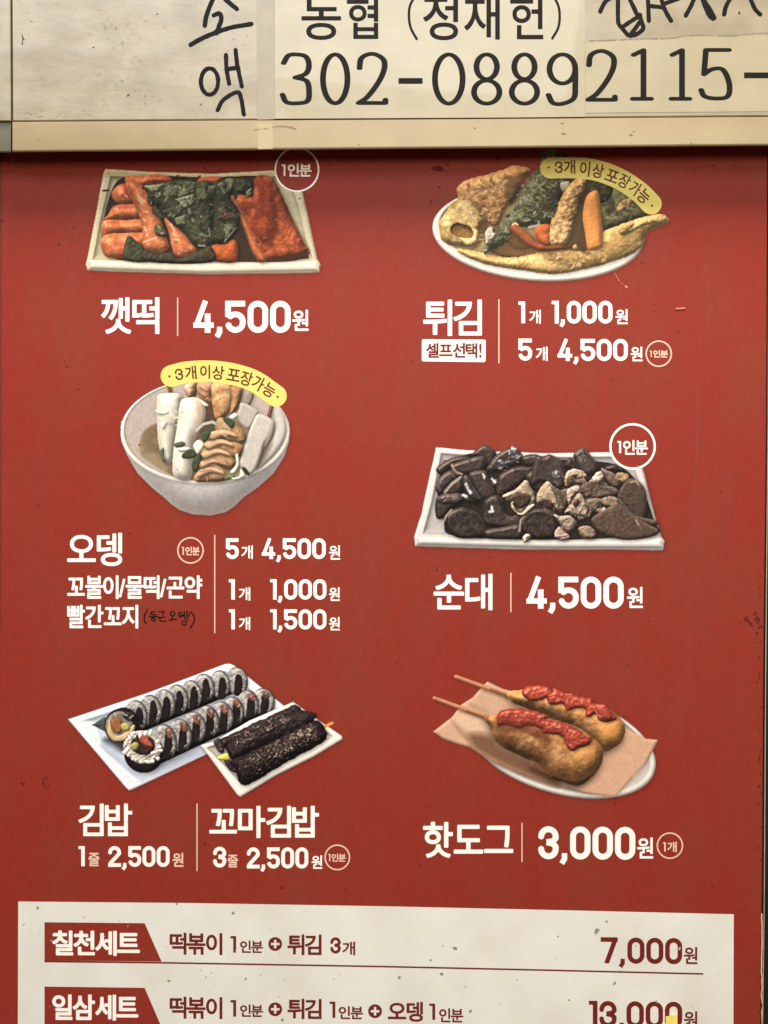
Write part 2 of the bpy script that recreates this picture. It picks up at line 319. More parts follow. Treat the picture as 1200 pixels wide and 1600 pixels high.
    # crab stick pieces
    c.piece(a([(760,700),(800,650),(850,680),(960,760),(1060,840),(1330,850),(1320,890),(1080,915),(960,880),(820,780)]), (150,84,52), R=8, bump=.8, mot=.12, amb=.45, sh=.5, name='crab_stick', label='printed brown crab stick with a curled end on the plate')
    c.line(a([(785,665),(810,650),(832,665)]), 1.6, (226,186,150), .9)
    c.piece(a([(1000,690),(1140,670),(1145,850),(1080,860),(1010,800)]), (178,94,52), R=9, bump=1, mot=.15, sh=.4, name='crab_stick', label='printed orange crab stick stub beside the batter stick')
    c.line(a([(940,690),(1030,670)]), 1.6, (196,190,160), .8, 1.5, .8)
    c.piece(b([(280,320),(400,300),(400,900),(300,880),(220,900),(180,860),(260,700)]), (70,50,32), R=8, flat=True, sh=0, soft=6, op=.85)
    c.piece(b([(150,280),(230,260),(250,320),(180,360)]), (168,156,128), R=5, bump=1, sh=.3, jit=.8)
    c.piece(b([(310,230),(390,240),(390,300),(330,420),(310,540),(270,620),(250,740),(200,850),(150,860),(60,840),(60,650),(110,570),(150,430),(220,320)]), (204,162,106), R=11, name='batter_stick', label='printed pale battered stick upright in the middle of the plate', **{**bat, 'bs':7, 'bump':3.2, 'col2':(174,126,76), 'c2':-.1})
    c.piece(b([(70,700),(200,680),(240,760),(180,850),(70,835)]), (216,184,134), R=6, bump=2, sh=0, soft=4, op=.7, jit=1)
    c.piece(b([(400,400),(440,360),(490,345),(520,400),(540,600),(552,840),(530,890),(460,910),(410,890),(385,750),(362,600),(375,480)]), (212,140,76), R=11, bump=.5, bs=5, mot=.06, ms=7, amb=.5, spec=.05, sh=.6, sb=3, name='carrot_stick', label='printed smooth orange carrot stick on the fried food plate')
    c.piece(b([(270,870),(300,850),(315,890),(280,900)]), (170,140,100), R=3, sh=.3)
    c.flakes(b([(100,560),(200,400),(330,260),(380,280),(280,600),(200,840),(70,820)]), 34, 2.6, fl, R, .6)
    c.flakes(b([(560,330),(800,400),(960,580),(700,640),(560,560)]), 36, 3.4, [(112,104,74),(70,64,42),(90,84,58),(140,128,92)], R, .7)
    for k in range(8):
        x, y = b((560+R.rand()*330, 330+R.rand()*330)); c.line([(x,y),(x+R.randn()*4,y+R.randn()*3)], .6, [(150,138,104),(50,44,30)][k%2], .5)
    return c

def pic_bowl():
    c = Canvas(176, 570, 466, 818, 1.0, 31); z = Z(180, 560, 4.2857); R = np.random.RandomState(9)
    c.piece(z([(40,420),(36,480),(42,560),(80,650),(150,770),(240,860),(330,935),(380,980),(430,1015),(520,1045),(640,1052),(740,1030),(800,990),(860,930),(960,860),(1060,770),(1130,660),(1164,560),(1168,480),(1160,420),(1000,400),(600,400),(200,400)]),
            (208,200,196), R=70, sm=False, amb=.62, mot=.05, ms=5, sh=.55, sb=4, so=(1,3), name='bowl', label='printed white speckled soup bowl', L=(-.2,-.45,.85))
    c.piece(z([(380,930),(520,985),(660,990),(820,920),(800,985),(740,1025),(640,1045),(520,1038),(430,1005)]), (140,124,114), R=20, flat=True, sh=0, soft=16, op=.45)
    c.piece(ell(*z((601,490)), 132, 82, -.5), (232,222,212), R=3, amb=.8, sh=.2, sb=2, so=(0,2))
    c.piece(ell(*z((601,482)), 127, 79, -.5), (182,166,156), R=4, mot=.06, ms=5, amb=.75, sh=0, L=(.4,.3,.8))
    # broth
    c.piece(z([(170,640),(165,560),(200,480),(300,430),(500,400),(900,420),(1060,500),(1050,600),(960,730),(800,810),(600,822),(400,790),(250,710)]), (148,128,98), R=18, flat=True, mot=.08, sh=0, soft=5, col2=(122,100,74), c2s=30)
    c.piece(z([(1040,300),(1110,330),(1150,430),(1140,540),(1060,660),(960,740),(1000,600),(1070,480)]), (206,198,192), R=8, mot=.04, sh=0, soft=6, op=.8)
    c.piece(z([(1000,470),(1060,450),(1050,560),(1000,680),(950,750),(960,640)]), (96,80,66), R=8, flat=True, sh=0, soft=8, op=.8)
    # skewers
    for p, q in [((352,150),(372,235)),((548,170),(520,262)),((840,200),(800,340)),((1050,310),(1026,400))]:
        c.piece(capsule(z(p), z(q), 3.2), (122,84,62), R=3.5, sh=.4, sb=2, name='skewer', label=None, sm=False)
    c.piece(z([(880,220),(930,240),(890,330),(850,300)]), (150,134,122), R=5, sh=.3)
    # folded fish cake at the back
    fc = dict(R=10, bump=.4, bs=9, ridge=.7, rs=15, mot=.10, ms=5, amb=.4, sh=.55, sb=2.5, col2=(170,124,86), c2=-.25)
    c.piece(z([(470,175),(530,170),(525,250),(490,262),(465,215)]), (206,170,142), name='fish_cake', **fc)
    c.piece(z([(555,160),(660,165),(645,240),(660,310),(620,300),(560,260)]), (194,150,116), name='fish_cake', **fc)
    for q in [[(565,195),(610,225),(640,205)],[(560,235),(600,262),(640,240)]]: c.line(z(q), .9, (98,62,44), .7)
    c.piece(z([(600,300),(720,300),(720,420),(600,440)]), (88,64,46), R=6, flat=True, sh=0, soft=5)
    c.piece(z([(655,165),(770,160),(800,260),(780,340),(720,410),(670,400),(655,330),(645,260)]), (208,164,114), name='fish_cake', **{**fc,'R':16,'bump':.9})
    c.piece(z([(780,190),(850,200),(830,310),(770,380),(780,280)]), (172,128,92), name='fish_cake', **fc)
    # rice cake tubes
    c.piece(z([(278,290),(290,245),(350,232),(430,240),(440,300),(420,420),(400,560),(380,690),(330,690),(295,600),(280,450)]), (214,206,188), R=16, bump=.15, bs=12, mot=.05, amb=.55, spec=.06, sp=14, sh=.5, name='rice_cake', label='printed white rice cake tube at the left of the bowl')
    c.piece(z([(300,300),(420,290),(440,420),(340,440)]), (226,220,206), R=8, bump=1, mot=.05, sh=0, soft=5, op=.4)
    c.piece(z([(435,300),(470,268),(540,262),(590,290),(608,380),(580,470),(530,560),(520,700),(500,812),(420,808),(385,760),(390,620),(415,450)]), (222,212,196), R=20, bump=.15, bs=12, mot=.05, amb=.55, spec=.06, sp=14, sh=.5, name='rice_cake', label='printed white rice cake tube in the middle of the bowl')
    c.piece(z([(530,270),(600,290),(610,390),(560,500),(520,520),(560,400)]), (206,164,128), R=12, sh=0, soft=10, op=.45)
    # konjac slabs
    c.piece(z([(850,295),(950,345),(950,380),(890,470),(815,400),(830,340)]), (182,172,160), R=4, mot=.05, ms=4, amb=.6, sh=.45, name='konjac_slab', label='printed small grey konjac slab at the back')
    c.piece(z([(960,372),(1050,410),(1060,480),(1000,570),(975,650),(940,740),(900,775),(835,720),(850,640),(890,510),(920,430)]), (194,186,176), R=5, mot=.05, ms=4, amb=.55, sh=.5, name='konjac_slab', label='printed long wavy grey konjac slab')
    c.piece(z([(1050,420),(1070,450),(1050,540),(1000,600),(1010,540)]), (150,138,126), R=4, sh=0, soft=3, op=.8)
    # onion rings, folded fish cake in front
    c.piece(z([(560,470),(620,425),(700,430),(760,470),(700,520),(600,530)]), (84,74,56), R=8, flat=True, sh=0, soft=4)
    c.line(z([(545,480),(590,440),(650,425),(700,450),(720,480)]), 2.2, (196,190,176), .9)
    c.line(z([(585,530),(620,495),(680,500),(720,530)]), 2.6, (70,78,58), .9)
    c.piece(z([(690,400),(760,410),(830,460),(870,500),(870,560),(800,570),(720,540),(670,480)]), (168,140,102), name='fish_cake', **fc)
    c.piece(z([(720,570),(800,560),(856,590),(840,650),(780,670),(700,640),(680,590)]), (172,130,98), name='fish_cake', **fc)
    c.piece(z([(600,560),(650,505),(690,540),(710,600),(790,670),(800,720),(750,745),(690,710),(610,690),(570,640)]), (196,152,116), name='fish_cake', **fc)
    c.piece(z([(570,690),(640,690),(700,725),(740,770),(730,820),(640,828),(540,825),(535,780),(570,750)]), (204,160,124), name='fish_cake', **fc)
    c.piece(capsule(z((640,500)), z((618,820)), 1.6), (150,110,84), R=2, sh=.2, sm=False)
    for k in range(5):
        t = k/4; x, y = 600+t*90, 780-t*250
        c.piece(z([(x-50-10*k,y-18),(x+20,y-52),(x+110,y-30),(x+128,y+4),(x+40,y-10),(x-40,y+22)]), (206,166,130), R=6, bump=.3, sh=.55, sb=2, so=(0,2.5), mot=.06, name='fish_cake', label=None)
    for q in [[(565,760),(640,745),(720,775)],[(590,690),(660,672),(760,705)],[(620,610),(700,600),(790,640)]]: c.line(z(q), 1.1, (120,80,58), .55, 2.2)
    c.line(z([(700,470),(730,440),(760,470),(740,520),(710,500)]), 1.6, (190,172,140), .7)
    gr = [(([(720,405),(760,400),(800,430),(780,470)]),(64,74,52)),(([(390,575),(450,555),(470,580),(420,600)]),(84,96,66)),(([(450,640),(510,610),(545,640),(520,665),(455,670)]),(62,74,52)),(([(520,680),(560,640),(580,660),(545,755),(515,740)]),(66,72,54)),
          (([(580,500),(640,490),(620,540),(590,560)]),(60,72,52)),(([(850,735),(870,730),(900,775),(885,782)]),(50,58,42)),(([(300,620),(325,600),(330,660),(345,690),(315,685)]),(84,100,72)),(([(735,790),(790,780),(800,800),(740,815)]),(98,110,78))]
    for P, col in gr: c.piece(z(P), col, R=3, bump=.6, mot=.15, sh=.3, sb=1.5, name='onion_slice')
    for P in [[(525,575),(560,545),(595,580),(555,640),(530,610)],[(765,390),(800,365),(820,385),(790,410)],[(805,650),(822,640),(830,710),(800,770),(770,760),(810,710)],[(780,800),(830,790),(840,740),(870,790),(800,812)],[(270,345),(320,360),(350,350),(350,370),(290,375)],[(310,430),(340,430),(330,470),(310,465)],[(575,280),(625,315),(590,320)],[(420,600),(500,600),(480,620),(430,625)]]:
        c.piece(z(P), (228,228,204), R=3, bump=.5, sh=.35, sb=1.5, name='onion_slice', label=None)
    for k in range(26):
        x, y = R.rand()*150+330, 340+R.rand()*110
        c.line(z([(x,y),(x+R.randn()*16,y+R.randn()*16)]), .8, [(240,240,222),(190,190,150),(214,206,160)][k%3], .7)
    return c

def pic_sundae():
    c = Canvas(636, 682, 1056, 884, 1.0, 41); a = Z(640, 680, 6); b = Z(840, 680, 5.714); R = np.random.RandomState(4)
    z = Z(620, 650, 2.6087)
    c.piece(z([(160,128),(300,140),(600,152),(870,148),(985,160),(1010,240),(1050,400),(1080,495),(1092,510),(1085,548),(900,545),(500,545),(200,535),(75,530),(70,495),(100,400),(135,240)]),
            (222,215,208), R=5, mot=.03, amb=.6, sh=.55, sb=4.5, so=(3,3), name='plate', label='printed white rectangular plate under the dark sausage slices', sm=False, jit=.4, js=20)
    c.piece(z([(180,150),(300,160),(600,168),(880,165),(970,210),(1020,380),(1060,490),(600,502),(105,480),(140,350)]), (190,181,175), R=10, mot=.04, amb=.6, sh=0, L=(.35,.45,.8), sm=False, soft=2)
    c.piece(z([(82,492),(300,500),(600,506),(1080,500),(1086,540),(600,540),(80,526)]), (226,219,213), R=8, amb=.55, mot=.03, sh=0, sm=False, soft=1.5, L=(-.1,-.6,.8))
    c.piece(z([(165,300),(200,200),(320,150),(500,170),(700,180),(900,200),(1000,300),(1050,430),(1060,480),(860,498),(600,505),(240,490),(190,430)]), (42,33,31), R=4, flat=True, mot=.3, ms=5, sh=.5, sb=4)
    s = dict(R=6, bump=.3, bs=6, mot=.26, ms=5, amb=.3, rim=.16, spec=.42, sp=26, sh=.6, sb=2.5, col2=(56,42,38), c2=-.1, c2s=6)
    n = 'sausage_slice'
    rs_ = np.random.RandomState(31)
    for k in range(34):
        x, y = 690+rs_.rand()*170, 722+rs_.rand()*108
        if y < 745 and x > 860: continue
        g = .7+.5*rs_.rand(); rr = 8+5*rs_.rand(); an = rs_.rand()*180
        i_ = c.piece(ell(x+2, y+2, rr, rr*(.55+.3*rs_.rand()), an, 14), np.array((52,40,38))*g, name='sausage_slice', **{**s, 'sh': .6})
        c.piece(ell(x, y, rr*.9, rr*(.5+.25*rs_.rand()), an, 14), np.array((74,58,54))*g, ident=i_, **{**s, 'sh': 0, 'mot': .4, 'ms': 3, 'spec': .2})
    for k in range(40):
        x, y = 850+rs_.rand()*172, 738+rs_.rand()*96
        g = .6+.6*rs_.rand(); rr = 5+7*rs_.rand()
        if poly_sdf([(690,715),(850,712),(975,716),(1010,790),(1024,838),(700,840),(680,800)], np.array([x]), np.array([y]))[0] > -rr*.8: continue
        Q = ell(x, y, rr*1.4, rr*.7, rs_.rand()*180, 9)+rs_.randn(9, 2)*rr*.22
        c.piece(Q, np.array([(150,126,108),(108,84,70),(84,64,54),(168,142,124)][rs_.randint(4)])*g, name='offal_piece', R=4, bump=.7, bs=5, ridge=1.0, rs=8, rim=.14, mot=.2, ms=4, amb=.35, sh=.6, sb=2, jit=.8)
    A = [([(590,180),(690,90),(790,130),(810,200),(740,290),(690,230)],(60,44,42)),([(250,310),(400,210),(540,200),(560,240),(420,280),(300,370)],(64,48,46)),
         ([(390,280),(550,220),(690,195),(715,290),(640,350),(480,370),(420,340)],(70,50,46)),([(240,500),(280,400),(380,330),(460,380),(340,490),(280,550)],(82,68,70)),
         ([(310,540),(400,430),(490,390),(500,500),(420,560)],(44,34,34)),([(560,360),(700,330),(750,430),(800,560),(700,600),(610,500)],(72,58,54)),
         ([(500,400),(540,380),(600,480),(670,600),(600,610),(520,520)],(82,70,68)),([(240,640),(270,570),(400,540),(500,560),(480,640),(380,700),(310,780),(250,770)],(52,40,38)),
         ([(270,590),(330,550),(450,550),(500,590),(440,640),(310,640)],(108,88,88)),([(350,860),(340,760),(420,690),(520,680),(640,730),(700,830),(710,940),(600,965),(450,960),(380,900)],(40,31,31)),
         ([(800,200),(900,130),(990,115),(1060,190),(1040,260),(940,300),(850,330),(720,330)],(58,50,52)),([(850,370),(980,300),(1100,290),(1180,300),(1080,420),(900,540),(820,560),(820,450)],(58,44,40)),
         ([(1060,200),(1200,180),(1200,270),(1080,290)],(56,44,42)),([(1090,390),(1200,300),(1330,300),(1320,470),(1180,520)],(64,52,44)),
         ([(700,620),(820,560),(880,640),(900,740),(1020,780),(1020,860),(800,860),(700,820)],(48,38,36)),([(715,890),(880,860),(1030,840),(1050,960),(900,975),(730,960)],(62,52,46)),
         ([(1030,850),(1060,750),(1160,690),(1280,690),(1370,740),(1390,880),(1330,960),(1180,970),(1070,920)],(44,34,32))]
    for P, col in A: c.piece(a(P), np.array(col)*.74, name=n, **s)
    for q in [[(395,275),(410,315),(450,350),(490,365)],[(310,830),(340,760),(390,700)],[(330,540),(400,450),(480,390)],[(1030,900),(1040,800),(1100,720)]]: c.line(a(q), 1.6, (196,172,150), .75, 1.6)
    for q in [[(530,460),(545,500),(570,540)],[(770,410),(800,440)],[(770,670),(780,710),(750,715)],[(690,370),(700,400)],[(960,120),(990,130)],[(500,560),(530,575)]]: c.line(a(q), 2.1, (226,224,230), .9, 2, 1.2)
    P = [(730,320),(850,200),(960,115),(1050,170),(1040,260),(860,330)]
    c.specks(a(P), 60, 1.3, [(150,140,152),(200,196,206),(30,24,28)], rnd=R)
    c.specks(a([(280,600),(330,560),(450,560),(500,590),(440,635),(310,635)]), 36, 1.1, [(140,122,122),(50,38,38)], rnd=R)
    B0 = [([(-20,200),(60,190),(110,170),(230,250),(250,420),(180,480),(40,420),(-60,440)],(60,48,46)),([(320,170),(400,110),(450,150),(510,230),(530,320),(420,360),(350,260)],(84,70,68)),
          ([(240,270),(290,200),(380,300),(300,310)],(40,32,32)),([(600,290),(690,255),(760,320),(640,330)],(38,30,28))]
    for P, col in B0: c.piece(b(P), np.array(col)*.8, name=n, **s)
    c.specks(b([(100,330),(220,300),(200,380),(120,380)]), 22, 1.1, [(190,186,190)], rnd=R)
    c.specks(b([(340,150),(430,130),(440,240),(370,260)]), 26, 1.1, [(130,110,104),(150,136,130)], rnd=R)
    nd = [(86,66,58),(104,84,74),(30,22,20),(64,48,42)]
    c.curls(a([(380,720),(520,690),(680,800),(690,940),(450,950),(350,860)]), 50, 5, .8, nd, R, .55); c.curls(a([(1080,760),(1280,700),(1380,880),(1180,960),(1060,900)]), 40, 5, .8, nd, R, .55)
    c.curls(a([(240,300),(800,150),(1180,300),(1000,520),(500,640),(260,600)]), 60, 7, .7, [(120,104,104),(96,78,74),(24,18,18)], R, .4)
    # pale folded offal pieces
    o = dict(R=6, bump=.8, bs=6, ridge=1.3, rs=10, rim=.12, mot=.2, ms=4, amb=.32, spec=.04, sh=.65, sb=2.5, jit=1, js=4); m='offal_piece'
    O = [(a,[(880,560),(1000,500),(1090,420),(1130,480),(1180,600),(1160,660),(1100,700),(1040,740),(950,660),(960,620),(1040,560),(900,590)],(176,150,124)),(a,[(900,600),(1020,540),(1130,560),(1120,640),(1040,690),(960,650)],(72,54,42)),
         (b,[(0,520),(60,430),(110,420),(190,540),(220,640),(190,680),(120,600),(60,590),(0,600)],(180,152,120)),(b,[(120,450),(220,500),(280,560),(260,640),(200,700),(160,560)],(92,76,62)),
         (b,[(240,400),(260,330),(340,300),(430,340),(430,380),(360,390),(340,370),(290,400),(260,470)],(178,150,128)),(b,[(280,360),(360,400),(450,420),(420,450),(330,440),(260,460)],(88,66,52)),
         (b,[(380,460),(480,400),(560,330),(620,440),(700,470),(720,520),(600,560),(480,560),(400,530)],(98,78,66)),(b,[(470,400),(550,320),(590,370),(560,420),(480,430)],(196,166,148)),
         (b,[(570,300),(640,320),(700,360),(740,420),(700,460),(640,430),(590,360)],(122,98,84)),(b,[(700,350),(740,330),(800,350),(820,400),(760,430),(700,400)],(154,120,84)),
         (b,[(260,500),(340,450),(380,480),(360,510),(310,560),(280,620)],(184,156,136)),(b,[(240,690),(290,620),(370,520),(440,620),(440,720),(370,720),(270,700)],(182,154,134)),
         (b,[(310,600),(350,560),(380,590),(340,650)],(92,70,58)),(b,[(440,580),(540,560),(580,590),(540,650),(480,680),(450,640)],(118,96,78)),(b,[(560,580),(640,545),(720,570),(700,620),(620,640)],(132,108,90)),
         (b,[(140,710),(200,720),(290,720),(340,780),(310,850),(260,860),(200,790)],(158,134,118)),(b,[(150,880),(190,820),(240,860),(290,910),(250,940),(180,930)],(176,148,132)),
         (b,[(360,840),(400,810),(480,820),(520,900),(470,930),(400,910)],(142,118,96)),(a,[(1060,960),(1090,925),(1130,940),(1120,980),(1080,1010)],(200,176,150)),
         (a,[(950,640),(970,620),(980,680),(1040,730),(1120,660),(1180,650),(1100,740),(1040,750),(970,700)],(190,164,136))]
    for f, P, col in O: c.piece(f(P), col, name=m, **o)
    lv = dict(R=7, bump=.7, bs=7, ridge=.6, rs=9, rim=.12, mot=.2, ms=4, amb=.45, sh=.6, sb=3, spec=.03)
    c.piece(b([(800,400),(880,400),(960,480),(975,640),(940,760),(860,740),(740,600),(720,520)]), (80,62,52), name='liver_slice', label='printed brown liver slice upright at the right end of the plate', **lv)
    c.piece(b([(720,560),(860,700),(960,740),(1060,760),(1060,810),(980,800),(880,760),(760,660)]), (88,70,58), name='liver_slice', label='printed narrow brown liver strip', **lv)
    c.piece(b([(480,760),(540,700),(680,620),(730,610),(860,720),(1000,800),(1070,840),(1060,890),(900,930),(740,930),(560,870)]), (88,68,56), name='liver_slice', label='printed broad flat brown liver slice at the front', **lv)
    c.curls(b([(0,440),(240,320),(560,330),(720,450),(700,620),(440,720),(300,860),(140,720),(0,620)]), 90, 7, .9, [(200,174,152),(60,44,36),(48,36,30),(160,134,114)], R, .5)
    c.curls(b([(500,760),(700,630),(860,720),(1050,850),(740,920)]), 26, 9, .7, [(120,96,80),(66,50,42)], R, .45)
    for q in [[(830,420),(880,410),(900,440)],[(660,620),(700,600)],[(560,680),(600,660)],[(880,760),(900,800)]]: c.line(b(q), 1.6, (190,160,140), .7, 1.6)
    for q in [[(50,500),(90,480)],[(10,520),(60,440)]]: c.line(b(q), 1.3, (216,170,120), .7)
    g = c.rgb.mean(2, keepdims=True); c.rgb = g+(c.rgb-g)*.85
    return c

def slice_(c, rx_, top, ry, w, name, front, R, prev=None):
    """one roll slice seen from its end: rice face with the dark seaweed wrap of the next slice behind its right edge"""
    cx, cy = rx_-w, top+ry
    w *= .93+.14*R.rand(); ry *= .97+.06*R.rand(); top += R.randn()*.7
    idn = c.piece(ell(cx+1.2, cy-.6, w+.6, ry+.8, -8), (66,60,62), R=5, amb=.6, mot=.15, sh=.35, sb=2, name=name)
    c.piece(ell(cx, cy, w, ry, -8), (176,170,165), R=7, bump=1.0, bs=3, mot=.14, ms=3, amb=.5, sh=0, ident=idn, col2=(132,126,123), c2=-.15, c2s=5, jit=.5)
    # the visible strip of this slice lies left of its right edge: dark wrap of the slice in front
    q = rx_-w*.62
    c.piece([(q-6, cy-ry*(.42+.25*R.rand())), (q-1, cy-ry*(.5+.2*R.rand())), (q+3.5, cy-ry*.2), (q+4.2, cy+ry*.3), (q+1.5, cy+ry*.95), (q-9, cy+ry*.98), (q-8, cy)], (34,28,28), R=3, mot=.2, sh=.25, sb=1.2, so=(1,0), jit=.7, ident=idn)
    if front:
        c.piece([(q-7, cy-ry*.76), (q-2, cy-ry*.88), (q+4.5, cy-ry*.66), (q+5, cy-ry*.3), (q, cy-ry*.2), (q-5, cy-ry*.4)], (136,88,80), R=3, mot=.5, ms=3, sh=.2, sb=1, col2=(110,74,64), jit=1, ident=idn)
    for _ in range(9):
        t = -1.2+2.2*R.rand(); x, y = cx+w*.82*math.cos(t), cy+ry*.82*math.sin(t); c.line([(x, y), (x+R.randn()*1.2, y+1+R.rand()*2)], .7, [(208,204,198),(196,190,184),(120,114,112)][R.randint(3)], .7, 1.1)
    if not front and R.rand() < .7:
        c.line([(cx-2, cy-ry*.86), (cx+5, cy-ry*.8)], .9, (214,210,196), .6)

def pic_kimbap():
    c = Canvas(98, 1026, 552, 1256, 1.0, 51); a = Z(100, 1030, 5.4545); b = Z(310, 1030, 5.0); R = np.random.RandomState(8)
    c.piece([(106.5,1124),(230,1083),(352,1037.5),(359,1037),(366,1040),(450,1108),(452,1120),(330,1175),(208,1233),(202,1235),(197,1231)], (226,230,236), R=3, amb=.75, sh=.5, sb=4, so=(2,3), sm=False, mot=.02, name='plate', label='printed white square plate under the long rolls')
    c.piece([(126,1127),(235,1092),(352,1048),(436,1110),(330,1160),(212,1215),(155,1165)], (200,208,220), R=12, amb=.7, sh=0, sm=False, soft=3, L=(.3,.4,.85))
    c.piece([(108,1125),(150,1127),(158,1165),(200,1228)], (236,238,236), R=3, flat=True, sh=0, sm=False, soft=4, op=.8)
    c.piece([(155,1166),(172,1158),(200,1200),(330,1168),(330,1180),(222,1222)], (182,190,206), flat=True, sh=0, sm=False, soft=8, op=.8)
    c.piece(a([(240,560),(345,490),(400,540),(360,620)]), (72,84,78), R=3, amb=.6, sh=.3, sb=1.5, name='green_leaf', label='printed green leaf tip behind the first roll slice', sm=False)
    c.line(a([(240,562),(400,570)]), .8, (38,46,42), .8)
    c.piece(a([(340,680),(420,740),(520,790),(640,640),(560,620)]), (50,50,58), R=3, flat=True, sh=0, soft=10, op=.9)
    n = 'roll_slice'
    c.piece(capsule((196,1132), (366,1068), 21, 14), (30,25,26), R=14, sh=.5, sb=4, so=(2,4), mot=.2, sm=False)
    c.piece(capsule((232,1178), (408,1103), 22, 15), (30,25,26), R=14, sh=.5, sb=5, so=(3,5), mot=.2, sm=False)
    bx = [385,359,334,315,293,273,252,230]; bt = [1044,1049,1054,1064,1071,1078,1087,1095]
    for k in range(8): slice_(c, bx[k], bt[k], 20.5+k*.42, 15.5+k*.3, n, False, R)
    i0 = c.piece(ell(*a((500,560)), 25, 27.5, 20), (30,24,26), R=5, sh=.4, name=n, label='printed first roll slice of the back row with its cut face showing')
    c.piece(ell(*a((476,566)), 24.5, 26.5, 10), (38,30,32), R=4, sh=0, mot=.2)
    c.piece(ell(*a((470,572)), 21.5, 23.5, 10), (126,112,104), R=3, bump=1, bs=3, mot=.18, ms=4, sh=0)
    c.piece(a([(370,590),(390,540),(430,640),(500,640),(590,560),(600,600),(520,690),(430,700),(380,650)]), (196,168,120), R=3, bump=.8, sh=.2, sb=1)
    c.piece(a([(400,520),(470,500),(500,560),(480,630),(430,620),(400,570)]), (140,92,56), R=4, bump=1, mot=.15, sh=.2, sb=1)
    c.piece(a([(485,560),(530,540),(565,570),(550,610),(500,610)]), (170,160,96), R=4, bump=.6, sh=.2, sb=1)
    c.piece(a([(500,470),(560,450),(600,480),(580,530),(520,510)]), (52,44,40), R=3, bump=1.5, mot=.3, sh=.2, sb=1)
    for q in [[(510,470),(540,480)],[(560,500),(590,480)],[(400,500),(380,540)],[(430,460),(440,480)],[(500,680),(590,590)]]: c.line(a(q), .9, (214,206,192), .7)
    fx = [427,404,381,363,341,320,299,276]; ft = [1077,1080,1090,1098,1104,1112.5,1123.5,1132.7]
    for k in range(8): slice_(c, fx[k], ft[k], 19.5+k*1.05, 16.5+k*.35, n, True, R)
    c.piece(ell(*a((680,800)), 31, 31, 10), (30,24,26), R=8, amb=.5, sh=.4, spec=.04, name=n, label='printed first roll slice of the front row with white rice and red filling')
    c.piece(ell(*a((668,748)), 29, 25.5, 8), (196,184,170), R=4, bump=2.4, bs=4, mot=.15, ms=4, jit=2, js=5, sh=0)
    c.piece(ell(*a((672,730)), 19, 16, 10), (58,40,34), R=5, bump=1, mot=.3, sh=.3, sb=1.5, jit=1.5)
    c.piece(a([(640,660),(700,640),(730,690),(760,750),(700,740),(650,700)]), (176,88,72), R=4, bump=1, mot=.2, sh=.2, sb=1, jit=.8)
    c.piece(a([(570,730),(610,705),(640,730),(620,775),(580,770)]), (160,150,92), R=4, bump=.6, sh=.2, sb=1)
    for k in range(26):
        t = R.rand()*6.28; x = 668+148*math.cos(t)+R.randn()*12; y = 752+122*math.sin(t)+R.randn()*12
        c.piece(ell(*a((x, y)), 2.4+R.rand()*2.6, 2+R.rand()*1.6, R.rand()*180, 10), (236,228,216), R=3, amb=.55, sh=.25, jit=.8, sb=1, so=(.5,1))
    # the small plate with three black rolls
    c.piece(b([(20,672),(120,645),(400,480),(740,335),(780,360),(930,470),(1120,600),(1125,625),(900,760),(600,910),(330,1075),(308,1065),(150,850)]), (236,228,218), R=4, amb=.7, mot=.02, sh=.6, sb=3.5, so=(1,3), sm=False, name='plate', label='printed small white plate under the black seaweed rolls')
    c.piece(b([(60,690),(130,665),(400,560),(740,400),(900,480),(1060,605),(700,790),(340,985),(200,830)]), (196,184,170), R=8, amb=.6, sh=0, sm=False, soft=3, L=(.4,.4,.8), mot=.04)
    k = dict(bump=2.4, bs=5, mot=.3, ms=5, amb=.35, sh=.6, sb=3, jit=1.5, js=5, spec=.08, sp=12)
    c.line(b([(980,530),(1045,498)]), 2.2, (232,150,70), 1)
    c.piece(capsule(b((175,665)), b((760,400)), 8.5, 9), (46,36,38), R=9, sm=False, name='black_roll', label='printed thin black seaweed roll at the back of the small plate', **k)
    c.piece(b([(120,640),(170,620),(200,700),(180,740),(140,700)]), (60,48,50), R=5, **k)
    c.piece(b([(150,765),(230,735),(255,780),(180,790)]), (232,214,96), R=3, bump=.6, mot=.1, sh=.3, name='pickle_strip', label='printed yellow pickle strip at the end of the black roll')
    c.piece(b([(200,790),(270,800),(300,880),(240,860)]), (50,40,40), R=4, **k)
    c.piece(b([(215,690),(280,630),(520,500),(700,430),(800,400),(920,425),(905,470),(860,540),(600,640),(330,770),(260,790)]), (40,31,32), R=14, name='black_roll', label='printed middle black seaweed roll', **k)
    c.piece(b([(245,800),(330,760),(620,620),(880,490),(950,490),(990,540),(1000,610),(940,670),(700,800),(420,965),(350,985),(310,950),(290,870)]), (36,28,29), R=20, name='black_roll', label='printed front black seaweed roll', **k)
    sc = [(196,174,142),(160,136,110),(120,100,84),(226,206,176)]
    c.specks(b([(260,650),(700,430),(740,460),(300,690)]), 120, .85, sc, rnd=R)
    c.specks(b([(340,770),(880,500),(960,600),(640,760),(380,820)]), 210, .85, sc, rnd=R)
    c.specks(b([(760,560),(880,520),(880,600),(760,630)]), 34, 1.2, sc, rnd=R)
    c.specks(b([(180,640),(740,380),(760,400),(200,680)]), 80, .8, sc, rnd=R)
    c.specks(b([(300,800),(600,700),(960,560),(980,620),(420,940),(320,940)]), 120, .75, sc, op=.6, rnd=R)
    return c

